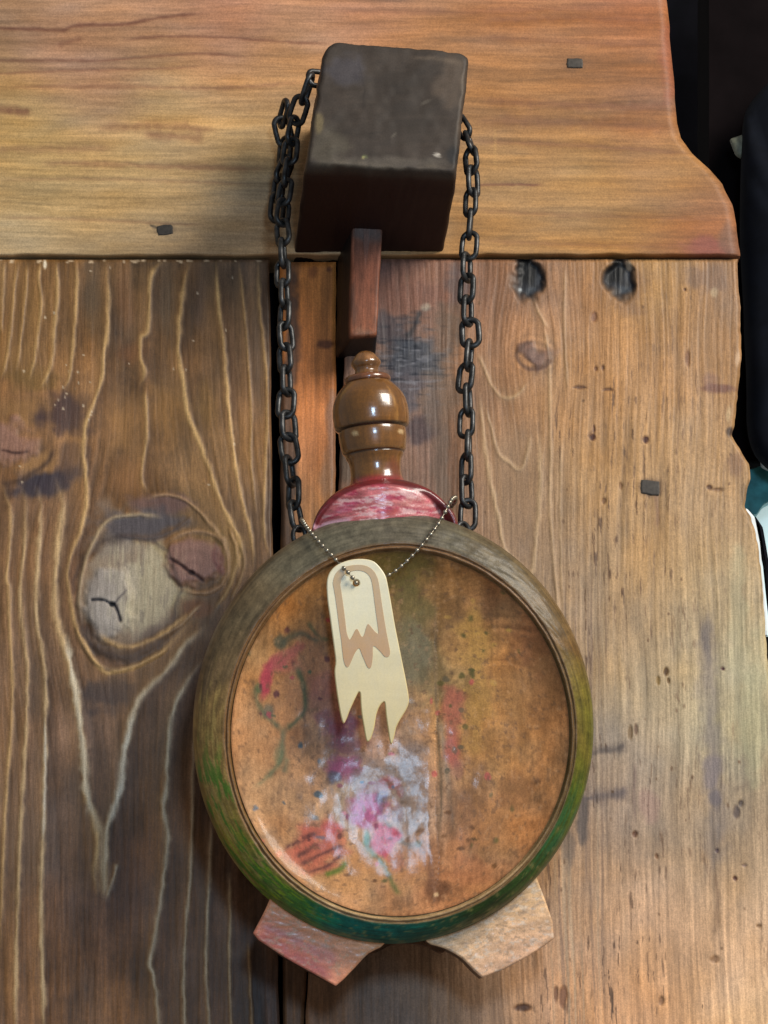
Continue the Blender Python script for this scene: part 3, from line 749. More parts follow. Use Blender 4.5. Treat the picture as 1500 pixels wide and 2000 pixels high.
# body profile: (fraction of radius, offset along the axis, centre shift px x, y)
prof = [(.02,-.040,0,0),(.5,-.040,0,0),(.80,-.038,0,0),(.90,-.033,0,0),(.955,-.024,0,0),(.985,-.012,0,0),(.998,-.002,0,0),(1.0,.005,0,0),(.998,.010,1,1),(.991,.0155,2,2),(.980,.0195,3,4),(.966,.0225,4,6),(.948,.0248,5,9),(.925,.0268,7,13),(.900,.0286,9,17),(.880,.0298,10,19),
        (.872,.0303,11,20),(.868,.0302,11,20),(.864,.0296,11,20),(.861,.0295,11,20),(.857,.0301,11,20),(.853,.0304,11,20),(.848,.0302,11,20),(.844,.0293,11,20),(.840,.0284,11,20),(.832,.0278,11,20)]
NA = 420
ang = np.linspace(0, 2*np.pi, NA, endpoint=False)
def ring_pts(fr_, d, sx, sy, wob=True):
    w = 1+(.004*np.sin(2*ang+.6)+.003*np.sin(3*ang+1.9) if wob else 0)
    a = RA*fr_*np.cos(ang)*w+sx*KF*1.0
    b = RB*fr_*np.sin(ang)*w-sy*KF
    return np.array(Cc)+a[:, None]*np.array(u_ax)+b[:, None]*np.array(v_ax)+d*np.array(n_ax)
def refine(pr, k=3):
    out = []
    a = np.array(pr); s = np.arange(len(a)); t = np.linspace(0, len(a)-1, (len(a)-1)*k+1)
    return np.stack([np.interp(t, s, a[:, j]) for j in range(4)], -1)
pf = np.concatenate([np.array(prof[:6]), refine(prof[6:16], 4), refine(prof[16:], 2)])
rings = [ring_pts(*r_) for r_ in pf]
V, F, T = loft(rings, close=False)
fr_all = np.repeat(pf[:, 0], NA); an_all = np.tile(ang, len(pf)); dd = np.repeat(pf[:, 1], NA)
# chips and tool marks
V += np.array(n_ax)[None]*((fbm(np.cos(an_all)*14+40, np.sin(an_all)*14+fr_all*60, 601, 4)-.5)*.0012)[:, None]
px, py = to_px(V)
p = Paint(px, py, (120, 96, 50))
deg = np.degrees(an_all) % 360                             # 0 right, 90 top, 180 left, 270 bottom
keys = [0,25,50,70,90,115,140,165,185,205,222,238,250,262,275,290,305,325,345,360]
kc = np.array([(104,94,34),(104,76,40),(96,80,54),(92,84,66),(92,84,70),(94,88,72),(104,88,64),(116,92,62),(142,112,62),(138,116,56),(120,110,44),(64,102,44),(16,104,82),(10,90,80),(26,78,62),(46,64,26),(50,72,30),(60,84,34),(92,100,28),(104,94,34)], float)  # greys around the top paint in shade on the up-facing rim
jit = (fbm(np.cos(an_all)*5+30, np.sin(an_all)*5+30+fr_all*9, 611, 3)-.5)*26
base = np.stack([np.interp((deg+jit) % 360, keys, kc[:, j]) for j in range(3)], -1)
p.C = base
strk = fbm(fr_all*160, an_all*3.5+10, 615, 4)
p.C *= (1+(strk-.5)*.55+(fbm(px/12, py/12, 617, 4)-.5)*.5)[:, None]
def sector(a0, a1, soft=10):
    dm = (a0+a1)/2; hw = (a1-a0)/2
    return 1-sstep(hw-soft, hw+soft, np.abs((deg-dm+180) % 360-180))
wornn = fbm(fr_all*110, an_all*9, 621, 4)
p.mix((168,140,82), sector(165,232)*sstep(.50,.64,wornn)*.75)
p.mix((70,116,36), sector(188,244)*sstep(.52,.62,fbm(fr_all*90, an_all*11, 625, 4))*.8)
p.mix((134,156,36), sector(212,244)*sstep(.56,.64,fbm(fr_all*120+7, an_all*14, 627, 4))*.8)
p.mix((150,128,74), sector(242,345)*sstep(.66,.74,fbm(px/9, py/7, 629, 4))*.6)
p.mix((150,124,80), sector(250,330,4)*sstep(.62,.7,fbm(px/26, py/20, 631, 4))*.5)
p.mix((44,94,60), sector(315,342)*sstep(.45,.62,fbm(fr_all*70, an_all*7, 633, 3))*.6)
# outer flank stays bare dark wood
p.mix((92,66,42), sstep(.010,-.004,dd)*.75)
# bare wood bead round the painting
inner = sstep(.876,.868,fr_all)
p.mix((120,84,50), inner*.85)
p.mix((186,152,108), sector(235,335,14)*sstep(.866,.858,fr_all)*.95*(.6+.4*sstep(.4,.6,wornn)))
p.mix((150,116,78), inner*sstep(.50,.62,fbm(an_all*14, fr_all*80, 641, 3))*.4)
p.mix((84,58,38), sstep(.004,.0015,np.abs(fr_all-.860))*.4)
p.mix((96,78,50), sector(320,395,10)*inner*.5)
me, org = mesh_np('body', V, F, M_flask, p.C, None)
place('body', me, org, flask)

# painted face: low dome with a seam right of the middle
nr = 170
fr_s = np.linspace(.834, .0015, nr)
rings = []
for f_ in fr_s:
    g = f_/.834
    rings.append(ring_pts(f_, .0290-.0095*(1-g**2.2)-.0045*(1-g**16), 11, 20))
V, F, T = loft(rings, close=False)
px, py = to_px(V)
seam = 852+(fbm(py/60, py*0+3, 651, 3)-.5)*14
rel = (fbm(px/60, py/80, 655, 3)-.5)*.0009+(fbm(px/9, py/14, 657, 3)-.5)*.00003
rel += np.where(px > seam, -.0007*np.exp(-(px-seam)/60), 0)*sstep(1120,1200,py)
rel += -.0005*np.exp(-((px-seam)/8)**2)*sstep(1150,1250,py)*(1-sstep(1650,1740,py))
V += np.array(n_ax)[None]*(rel*sstep(1,.93,np.repeat(fr_s, NA)/.834))[:, None]
p = Paint(px, py, (160,112,76))
p.grad([(770,1110,(112,88,48)),(640,1130,(150,98,56)),(560,1180,(146,96,56)),(500,1280,(156,112,72)),(880,1120,(146,92,54)),(960,1200,(154,94,64)),(1040,1320,(150,98,70)),(480,1400,(164,116,86)),(620,1330,(158,106,78)),(600,1500,(164,122,90)),(520,1560,(168,122,88)),(500,1450,(166,118,88)),
        (620,1590,(172,126,92)),(820,1200,(120,102,74)),(820,1300,(124,112,92)),(920,1280,(172,128,76)),(930,1380,(178,132,80)),(960,1480,(166,122,76)),(1060,1450,(154,102,70)),(1000,1600,(158,104,70)),(960,1680,(174,112,78)),(850,1720,(158,100,68)),(700,1720,(176,118,74)),(760,1680,(160,110,86)),(720,1480,(146,114,112)),(700,1560,(148,130,132)),(800,1560,(138,124,134)),(680,1430,(142,100,92))])  # lavender anchors below the middle paint in the reflection
sw = fbm((np.hypot(px-980, py-1440)+ (fbm(px/90,py/90,660,2)-.5)*40)/9, np.arctan2(py-1440, px-980)*.7+5, 661, 3)
p.C *= (1+(fbm(px/5, py/55, 663, 4)-.5)*.32+(fbm(px/42, py/52, 665, 4)-.5)*.58+(fbm(px/6, py/6, 667, 3)-.5)*.2)[:, None]
p.C *= (1.1+(sw-.5)*.5*np.exp(-((px-990)/150)**2))[:, None]
p.blob(700,1700,200,70,(196,136,88),.5); p.blob(960,1620,110,90,(186,128,84),.5); p.blob(520,1440,70,160,(178,130,98),.5); p.blob(1000,1400,80,200,(176,122,78),.4)
p.C += (fbm(px/70, py/70, 669, 3)-.5)[:, None]*np.array([16,-8,-24])
B = p.blob
# dark olive middle and top
B(780,1110,80,60,(98,84,46),.7); B(800,1180,50,90,(104,92,58),.6); B(815,1290,48,110,(120,112,96),.75); B(850,1330,40,70,(118,100,76),.6); B(870,1200,30,100,(132,90,56),.4)
B(930,1250,50,70,(186,140,78),.65); B(930,1370,46,110,(190,142,84),.6); B(960,1160,26,60,(132,84,58),.4); B(1040,1250,60,80,(142,84,64),.4)
B(930,1400,60,40,(178,128,76),.4); B(880,1390,30,64,(174,92,84),.7); B(885,1460,24,44,(178,88,86),.7); B(1060,1330,40,160,(132,86,54),.45); B(1000,1540,60,50,(138,88,56),.5); B(930,1560,30,90,(128,88,62),.5); B(892,1500,16,30,(150,100,96),.5)
for (x,y,r_) in ((920,1210,7),(905,1240,6),(950,1235,5),(918,1312,8),(900,1318,8),(922,1320,6),(880,1380,5),(945,1270,5)): B(x,y,r_,r_,(84,78,44),.75,warp=.8)
# left flower and stem
B(600,1280,66,60,(170,112,86),.45); B(560,1280,40,18,(176,88,96),.5,rot=-20); B(520,1330,17,50,(172,60,84),.85,rot=14); B(560,1300,44,30,(186,98,98),.5); B(590,1360,34,50,(184,124,90),.5); B(540,1300,30,18,(172,82,92),.6); B(580,1262,22,12,(170,84,84),.5); B(575,1340,30,40,(176,122,90),.5)
LN = p.line
LN([(548,1265),(560,1248),(585,1238),(610,1248),(628,1252)],6,(84,80,66),.75,var=.8); B(548,1252,16,18,(84,82,72),.8); LN([(600,1215),(625,1245),(645,1250)],4,(80,84,60),.7)
LN([(578,1300),(590,1330),(598,1365),(594,1392),(575,1412),(555,1428)],5.5,(82,88,66),.85,var=.7); LN([(498,1335),(502,1365),(512,1390),(530,1408),(548,1425)],5,(88,92,74),.75,var=.8); B(525,1390,16,20,(94,92,88),.7); B(505,1345,9,16,(70,94,66),.6)
LN([(552,1420),(553,1450),(550,1480),(530,1510),(500,1535)],5,(96,104,84),.75,var=.8); LN([(560,1480),(556,1510)],5,(92,104,86),.6); B(545,1470,14,26,(110,116,92),.5)
# purple and pink blossoms in the middle, plus the reflection painted in greyish lavender
B(660,1425,52,42,(120,60,84),.85,rot=-10); B(640,1340,44,40,(150,84,84),.5); B(640,1385,50,50,(140,88,84),.5); B(690,1455,44,22,(128,76,96),.6); B(625,1400,22,14,(110,60,80),.5,rot=-35)
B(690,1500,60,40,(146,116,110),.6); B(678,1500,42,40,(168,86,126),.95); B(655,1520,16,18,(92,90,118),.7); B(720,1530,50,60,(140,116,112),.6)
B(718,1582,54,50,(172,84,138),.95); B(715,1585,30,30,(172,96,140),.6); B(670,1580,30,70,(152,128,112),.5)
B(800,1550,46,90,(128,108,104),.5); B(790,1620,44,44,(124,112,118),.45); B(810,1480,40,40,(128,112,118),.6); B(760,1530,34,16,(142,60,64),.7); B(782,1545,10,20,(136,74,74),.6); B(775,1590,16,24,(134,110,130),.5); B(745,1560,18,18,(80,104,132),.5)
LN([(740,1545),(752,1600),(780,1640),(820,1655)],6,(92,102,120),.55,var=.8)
B(748,1644,42,36,(182,72,96),.95,rot=15,soft=.4); B(775,1680,28,30,(168,104,92),.5)
LN([(712,1630),(722,1660),(738,1675),(752,1690)],7,(84,110,70),.8,var=.8); LN([(738,1672),(755,1700),(772,1735),(782,1748)],5,(98,98,56),.85,var=.6); B(715,1640,9,22,(76,116,90),.7)
# striped bud lower left
B(620,1645,66,58,(182,88,76),.85,rot=-35); B(600,1680,44,36,(180,98,78),.6,rot=-30); B(650,1620,26,18,(186,80,96),.5)
for q in ([(555,1658),(590,1640),(620,1625)],[(578,1675),(610,1655),(632,1640)],[(585,1690),(630,1668),(672,1648)],[(600,1705),(640,1690),(668,1668)]): LN(q,4.5,(90,50,48),.9,var=.7)
LN([(634,1710),(660,1700),(678,1684)],6,(96,108,40),.95)
# seam streaks, bottom right patches
LN([(852,1180),(850,1300),(855,1420),(862,1540),(858,1640)],3,(112,92,78),.7); LN([(858,1400),(868,1480),(880,1560),(884,1620)],5,(150,132,126),.6,var=.9); B(882,1600,14,100,(118,84,66),.6); B(905,1600,20,80,(134,92,70),.5)
B(855,1740,34,40,(104,66,48),.8); B(850,1690,20,60,(128,84,62),.6); B(853,1748,6,6,(198,160,128),.9); B(890,1660,24,40,(190,124,86),.6); B(920,1700,60,40,(172,106,74),.5)
B(925,1640,12,5,(84,64,44),.8); B(970,1640,8,8,(96,88,52),.7); B(1000,1580,6,10,(96,86,56),.6); B(960,1740,60,24,(182,122,84),.5)
rnd = np.random.RandomState(21)
for (x0, y0, sx_, sy_, n_, cols) in ((560,1310,60,60,16,((84,92,72),(96,56,60),(178,70,92))),(700,1540,70,90,22,((84,104,140),(70,84,104),(128,60,90),(196,120,140))),(880,1440,24,80,10,((96,84,70),(190,90,90))),(930,1640,110,80,16,((92,84,50),(112,74,48))),(620,1640,50,40,8,((92,48,48),(208,120,96))),(940,1270,50,80,12,((86,80,44),(196,150,84)))):
    for k in range(n_):
        B(rnd.normal(x0, sx_), rnd.normal(y0, sy_), rnd.uniform(3,9), rnd.uniform(3,9), cols[rnd.randint(len(cols))], rnd.uniform(.5,.95), warp=.9, soft=.4)
p.C = p.C*np.array([1.0, 1.015, .93])
p.mix((78,50,34), np.exp(-((np.repeat(fr_s, NA)-.832)/.004)**2)*.35)
flk = fbm(px/9, py/9, 671, 4)
p.mix((108,80,58), sstep(.64,.76,flk)*.5); p.mix((196,150,110), sstep(.66,.78,fbm(px/8, py/11, 675, 4))*.35)
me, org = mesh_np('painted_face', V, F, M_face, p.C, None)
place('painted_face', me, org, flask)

# red shoulder piece
outer = [(606,1062),(610,1030),(622,998),(650,966),(690,945),(740,934),(790,938),(838,955),(872,984),(892,1014),(900,1060)]
outer = smooth_line(outer, 6)+[(860,1120),(650,1120)]
inn = smooth_line([(618,1062),(622,1028),(642,998),(668,972),(704,957),(744,950),(786,954),(826,966),(852,988),(868,1014),(872,1060)], 6)+[(850,1118),(655,1118)]
o_, i_ = resample(outer, 320), resample(inn, 320)
rings, pxs, tags_ = [], [], []
for t, d in [(0,-.030),(0,-.012),(0,0),(0,.008),(.04,.012),(.15,.0155),(.35,.0185),(.6,.0208),(.85,.0222),(1,.0228)]:
    q = o_*(1-t)+i_*t
    rings.append(Q_np(q[:, 0], q[:, 1], np.full(len(q), d))); pxs.append(q); tags_.append(np.full(len(q), t))
cen = np.array([748, 1040])
for k in range(1, 32):
    q = cen+(i_-cen)*(1-k*.03)
    rings.append(Q_np(q[:, 0], q[:, 1], np.full(len(q), .0228))); pxs.append(q); tags_.append(np.full(len(q), 1+k*.03))
V, F, T = loft(rings)
PX = np.concatenate(pxs+[pxs[-1].mean(0)[None], pxs[0].mean(0)[None]]); tg = np.concatenate(tags_+[[2, 0]])
p = Paint(PX[:, 0], PX[:, 1], (104, 30, 34))
p.mix((190,104,106), sstep(.55,.9,tg)*.95)
p.C *= (1+(fbm(PX[:, 0]/26, PX[:, 1]/6, 701, 4)-.5)*.6)[:, None]
fm = sstep(.6,.95,tg)
p.mix((222,190,188), fm*sstep(.48,.62,fbm(PX[:, 0]/40, PX[:, 1]/6+PX[:, 0]/60, 703, 4))*.7)  # pale pink and white on the front also paint in its gloss
p.mix((160,44,70), fm*sstep(.58,.68,fbm(PX[:, 0]/34+5, PX[:, 1]/9, 707, 4))*.75)
p.blob(800,980,50,14,(186,120,112),.6); p.blob(680,990,40,12,(176,70,100),.5,rot=-18); p.blob(640,1020,60,7,(220,176,190),.8,rot=-14); p.blob(850,1015,50,8,(206,140,140),.7,rot=14); p.blob(765,1000,16,10,(150,50,48),.6)
V += np.array(n_ax)[None]*((fbm(PX[:, 0]/30, PX[:, 1]/9, 711, 3)-.5)*.0010*fm - sstep(0,.9,tg)*.016*((PX[:, 0]-742)/140)**2)[:, None]
me, org = mesh_np('shoulder', V, F, M_gpaint, p.C, T)
place('shoulder', me, org, flask)

# turned neck and stopper around a leaning axis
A0 = Q(737, 950, -.002); A1 = Q(713, 690, -.002)
axd = (A1-A0).normalized(); e1 = axd.cross(n_ax).normalized(); e2 = e1.cross(axd).normalized()
def lathe(profile, n=96, lean=True, sub=3):
    a = np.array(profile, float); s = np.arange(len(a)); t = np.linspace(0, len(a)-1, (len(a)-1)*sub+1)
    # monotone-ish smoothing: linear with light corner rounding
    yy, rr = np.interp(t, s, a[:, 0]), np.interp(t, s, a[:, 1])
    th = np.linspace(0, 2*np.pi, n, endpoint=False)
    rings = []
    for y, r_ in zip(yy, rr):
        f_ = (950-y)/260.0
        c = np.array(A0+(A1-A0)*f_)
        rings.append(c+r_*KF*(np.cos(th)[:, None]*np.array(e1)+np.sin(th)[:, None]*np.array(e2)))
    V, F, T = loft(rings)
    return V, F, T, np.concatenate([np.repeat(yy, n), [yy[-1], yy[0]]]), np.concatenate([np.tile(th, len(yy)), [0, 0]])
def turned(name, profile, parent, base, extra=None, seed=0, mat=None):
    V, F, T, yy, th = lathe(profile)
    px, py = to_px(V)
    p = Paint(px, py, base)
    p.C *= (1+(fbm(np.cos(th)*9+30, np.sin(th)*9+yy/70, seed, 4)-.5)*.35+(fbm(px/30, py/12, seed+3, 3)-.5)*.25)[:, None]
    if extra: extra(p, yy, th)
    me, org = mesh_np(name, V, F, mat or M_gloss, p.C, T)
    return place(name, me, org, parent)
def ex_neck(p, yy, th):
    p.mix((48,28,14), np.exp(-((yy-888)/2.6)**2)*.9); p.mix((150,104,52), np.exp(-((yy-884)/3)**2)*.5)
    p.mix((140,40,44), sstep(930,944,yy)*.9); p.blob(770,915,22,26,(112,52,36),.6); p.blob(700,910,22,26,(146,98,48),.5)
    p.blob(693,846,9,7,(216,186,140),.8,warp=.2); p.blob(783,843,8,6,(216,186,140),.8,warp=.2)  # two pale spots are painted lamp highlights
turned('neck', [(962,66),(950,60),(944,55),(938,52),(925,50),(910,50.5),(900,53),(893,57),(890,58),(888,57),(886,60),(882,63),(872,65),(856,67),(846,67),(841,66),(839,62)], flask, (116,74,28), ex_neck, 721)
stopper = thing('stopper', 'turned brown wooden ball stopper with small finial in the neck of the flask', 'stopper', A0+(A1-A0)*((950-842)/260))
def ex_ball(p, yy, th):
    p.line([(758,755),(770,780),(775,810),(774,836)],2.2,(188,136,70),.85,taper=False); p.mix((34,20,10), np.exp(-((yy-840)/3)**2)*.95); p.mix((84,52,20), (.5+.5*np.sin(th*60+yy*.05+3*np.sin(yy*.05)))**4*.25); p.mix((104,66,26), sstep(800,752,yy)*.5)
turned('ball', [(846,60),(842,66),(839,70),(836,73),(830,74.5),(820,75.5),(810,76),(798,75),(786,72.5),(775,68),(766,62),(758,55),(752,49),(749,46),(747,42)], stopper, (114,72,24), ex_ball, 731)
turned('ring', [(750,40),(748,44),(746,46),(743,46.5),(740,46),(737,44),(735,40),(733,34)], stopper, (112,66,38), None, 741)
turned('finial', [(738,32),(734,29),(730,25),(725,23),(720,24),(715,28),(711,30),(707,29.5),(702,26),(697,22),(692,18),(688,12),(686,5)], stopper, (116,76,38), lambda p, yy, th: p.blob(722,697,12,8,(176,124,82),.6), 751)

# feet: left, right and the narrow bridge between them
def outline_part(name, pts, d0, d1, paint, mat, parent, label=None, ins=.02, n=280):
    o_ = resample(pts, n); c = o_.mean(0)
    rings, pxs, tg = [], [], []
    for d, f_ in [(d0, 1), (d1-.003, 1), (d1-.0012, 1), (d1-.0006, 1-ins*.4), (d1-.0003, 1-ins), (d1, 1-ins-.012)]+[(d1, 1-ins-k*.032) for k in range(1, 30)]:
        q = c+(o_-c)*f_
        b = Q_np(q[:, 0], q[:, 1], np.full(len(q), d1))+np.array(n_ax)*(d-d1)
        rings.append(b); pxs.append(q); tg.append(np.full(len(q), d))
    V, F, T = loft(rings)
    PX = np.concatenate(pxs+[pxs[-1].mean(0)[None], pxs[0].mean(0)[None]]); dd = np.concatenate(tg+[[d1, d0]])
    p = paint(PX[:, 0], PX[:, 1], sstep(d1-.003, d1-.0006, dd))
    V += np.array(n_ax)[None]*p.H[:, None]
    me, org = mesh_np(name, V, F, mat, p.C, T)
    return place(name, me, org, parent, label)
def paint_footl(X, Y, fm):
    p = Paint(X, Y, (176,146,112))
    p.grad([(560,1770,(222,166,108)),(620,1810,(226,184,118)),(540,1830,(224,110,98)),(620,1870,(226,114,104)),(670,1880,(232,160,122)),(720,1840,(222,176,120))])
    p.C *= (1+(fbm(X/24+Y/40, Y/8-X/30, 801, 2)-.5)*.3)[:, None]
    p.line([(508,1808),(560,1830),(610,1852),(660,1880)],9,(200,128,132),.6,var=.8); p.line([(498,1818),(560,1858),(650,1912)],14,(166,80,92),.55,var=.6); p.line([(560,1822),(600,1836),(650,1850)],4,(206,170,160),.6,var=.9)
    p.mix((190,166,140), sstep(.62,.72,fbm(X/7, Y/6, 803, 3))*.5)
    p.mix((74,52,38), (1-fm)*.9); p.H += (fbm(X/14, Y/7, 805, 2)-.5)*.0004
    return p
def paint_footr(X, Y, fm):
    p = Paint(X, Y, (186,168,140))
    p.grad([(1020,1770,(222,184,118)),(930,1820,(228,190,130)),(860,1838,(236,208,172)),(1060,1800,(228,186,142)),(1040,1840,(230,168,142)),(950,1890,(228,172,140)),(1000,1850,(230,178,144))])
    p.C *= (1+(fbm(X/20, Y/9+X/30, 811, 2)-.5)*.3)[:, None]
    p.mix((216,206,196), sstep(.58,.7,fbm(X/10, Y/5, 813, 3))*.45); p.mix((160,130,104), sstep(.62,.72,fbm(X/8, Y/6, 815, 3))*.5)
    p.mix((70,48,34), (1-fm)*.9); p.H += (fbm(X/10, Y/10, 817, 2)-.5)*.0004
    return p
def paint_bridge(X, Y, fm):
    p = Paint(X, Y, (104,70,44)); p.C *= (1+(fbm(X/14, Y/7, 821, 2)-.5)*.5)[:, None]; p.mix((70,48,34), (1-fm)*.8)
    return p
footL = smooth_line([(548,1700),(535,1735),(517,1778),(494,1822)],3)+smooth_line([(505,1836),(560,1872),(610,1900),(656,1926)],3)+smooth_line([(672,1912),(695,1888),(720,1862),(752,1842),(752,1800)],3)+[(640,1740)]
footR = smooth_line([(835,1800),(832,1838),(868,1852),(900,1870),(926,1896),(942,1910)],3)+smooth_line([(985,1893),(1035,1866),(1076,1838),(1082,1830)],3)+smooth_line([(1080,1800),(1066,1760),(1054,1728),(1040,1690)],3)+[(930,1750)]
outline_part('foot', footL, -.012, .012, paint_footl, M_foot, flask, 'left foot with cream paint turning pink at the lower edge')
outline_part('foot', footR, -.012, .012, paint_footr, M_foot, flask, 'right foot with worn whitish paint')
outline_part('foot_bridge', smooth_line([(720,1800),(722,1862),(752,1850),(790,1843),(830,1847),(868,1860),(880,1800)],4), -.012, -.004, paint_bridge, M_vert, flask)

# ------------------------------------------------------------------ IRON CHAIN
def tube_mesh(name, path, r_, mat, nseg=8, closed=True):
    p = [Vector(a) for a in path]; n = len(p); V = []
    for i in range(n):
        t = (p[(i+1) % n]-p[i-1]).normalized() if closed else (p[min(i+1, n-1)]-p[max(i-1, 0)]).normalized()
        a = Vector((0, 0, 1)) if abs(t.z) < .9 else Vector((0, 1, 0))
        if closed: a = Vector((0, 1, 0))
        b = t.cross(a).normalized(); c = b.cross(t).normalized()
        for k in range(nseg):
            w = 2*math.pi*k/nseg
            V.append(p[i]+b*math.cos(w)*r_+c*math.sin(w)*r_)
    F = []
    for i in range(n if closed else n-1):
        j = (i+1) % n
        for k in range(nseg):
            m = (k+1) % nseg
            F.append((i*nseg+k, i*nseg+m, j*nseg+m, j*nseg+k))
    me = bpy.data.meshes.new(name)
    me.from_pydata([tuple(v) for v in V], [], F); me.update()
    for q in me.polygons: q.use_smooth = True
    me.materials.append(mat)
    return me
LW, LH, WR = 32*KF/2, 62*KF/2, 5.8*KF       # centre-line half width, half length, wire radius
st_ = []
for i in range(24):
    t = 2*math.pi*i/24
    x, z = math.cos(t)*LW, math.sin(t)*LW
    z += (LH-LW)*(1 if math.sin(t) > 1e-6 else -1 if math.sin(t) < -1e-6 else 0)
    st_.append((x*(1+.06*math.sin(t)), 0, z))
link_me = tube_mesh('link', st_, WR, M_iron, 8)
chain = thing('iron_chain', 'black iron chain looped over the beam end with both sides hanging to the flask', 'chain', P(760, 240, .055))
def path_points(anchors, pitch):
    """dense catmull path through 3-D anchors, sampled at equal steps"""
    a = [Vector(v) for v in anchors]; pts = []
    for i in range(len(a)-1):
        p0, p1, p2, p3 = a[max(i-1, 0)], a[i], a[i+1], a[min(i+2, len(a)-1)]
        for k in range(30):
            t = k/30
            pts.append(0.5*((2*p1)+(p2-p0)*t+(2*p0-5*p1+4*p2-p3)*t*t+(3*p1-p0-3*p2+p3)*t**3))
    pts.append(a[-1])
    out, acc = [pts[0]], 0
    for q0, q1 in zip(pts[:-1], pts[1:]):
        l = (q1-q0).length
        while acc+l >= pitch:
            f_ = (pitch-acc)/l; q0 = q0.lerp(q1, f_); out.append(q0.copy()); l = (q1-q0).length; acc = 0
        acc += l
    return out
def add_links(anchors, pitch, roll0, seed):
    rnd = random.Random(seed)
    pts = path_points(anchors, pitch)
    for i in range(len(pts)-1):
        a, b = pts[i], pts[i+1]
        t = (b-a).normalized()
        o = bpy.data.objects.new('link', link_me); COL.objects.link(o); o.parent = chain
        q = t.to_track_quat('Z', 'Y').to_matrix()
        roll = R(roll0+90*i+rnd.uniform(-26, 26))
        # measure roll from the direction that faces the camera
        view = (cam_loc-a); view = (view-t*view.dot(t)).normalized()
        xax = t.cross(view).normalized(); yax = view
        m = Matrix((xax, -yax, t)).transposed()
        m = m @ Matrix.Rotation(roll, 3, 'Z') @ Matrix.Rotation(R(rnd.uniform(-7, 7)), 3, 'Y')
        o.rotation_euler = m.to_euler()
        o.location = (a+b)*.5-wloc(chain)+Vector((rnd.uniform(-3, 3)*KF, 0, 0))
        o.scale = (rnd.uniform(.9, 1.1), 1, rnd.uniform(.98, 1.05))
PITCHL = (62-2*5.6)*KF
a_r = [P(745,168,.050), P(850,178,.050), P(884,196,.048), P(889,222,.048), P(903,252,.050), P(920,292,.058), P(921,380,.062), P(915,470,.063), P(914,560,.066), P(917,650,.068), P(911,740,.070), P(912,830,.072), P(911,920,.074), P(913,1010,.076), P(908,1045,.077)]
add_links(a_r, PITCHL, 26, 5)
a_l = [P(740,168,.050), P(660,160,.052), P(612,150,.060), P(598,185,.056), P(578,228,.044), P(567,280,.044), P(557,350,.046), P(550,420,.05), P(552,500,.055), P(556,580,.06), P(557,660,.064), P(560,740,.066), P(562,820,.068), P(567,900,.07), P(572,980,.074), P(580,1050,.077)]
add_links(a_l, PITCHL, 32, 8)
add_links([P(556,205,.036), P(546,232,.026), P(556,262,.022), P(562,300,.022), P(548,340,.022), P(540,400,.022), P(545,450,.02)], PITCHL*.9, 70, 11)   # slack loop bunched beside the beam end

# staples that hold the chain on the flask
for (ex_, ey_, d) in ((585,1048,-.004),(905,1040,-.004)):
    c = Q(ex_, ey_, d)
    me = tube_mesh('staple', [Vector((math.cos(t)*16*KF, 0, math.sin(t)*20*KF)) for t in [2*math.pi*k/18 for k in range(18)]], 5*KF, M_iron, 8)
    o = place('staple', me, c, flask); o.rotation_euler = (0, 0, R(35))

# ------------------------------------------------------------------ BONE PENDANT
def tpx(pts): return [(600+a/4.88, 1060+b/4.88) for a, b in pts]
TAG = tpx([(185,430),(190,350),(215,280),(270,220),(350,180),(450,155),(560,155),(640,180),(700,240),(745,310),(765,380),(800,570),(840,800),(870,950),(910,1150),(950,1350),(970,1480),(965,1540),(940,1600),(890,1680),(850,1760),(830,1850),(810,1910),(790,1900),(770,1780),(750,1640),(740,1530),(725,1520),(690,1560),(660,1640),(640,1760),(610,1860),(580,1895),(560,1870),(540,1760),(520,1640),(510,1540),(505,1440),(490,1425),(460,1480),(410,1590),(375,1680),(350,1720),(330,1690),(310,1600),(285,1450),(265,1300),(260,1210),(270,1130),(255,1000),(235,850),(215,700),(195,560)])
BO = tpx([(245,390),(255,330),(290,270),(360,230),(450,212),(540,215),(610,245),(655,300),(680,370),(700,500),(730,700),(755,850),(780,980),(790,1050),(775,1085),(740,1085),(700,1040),(660,1000),(635,985),(625,1000),(625,1080),(615,1160),(600,1195),(575,1185),(545,1120),(520,1060),(500,1010),(480,1015),(450,1060),(420,1130),(395,1180),(370,1180),(350,1130),(335,1030),(325,930),(305,800),(285,640),(265,500)])
BI = tpx([(315,400),(330,340),(370,295),(430,270),(500,265),(560,285),(600,330),(620,400),(640,550),(660,700),(680,850),(670,865),(640,840),(600,790),(580,775),(565,800),(545,870),(530,895),(515,890),(495,850),(480,825),(460,830),(435,880),(410,920),(395,910),(375,850),(365,760),(350,640),(335,530)])
DT = .0405
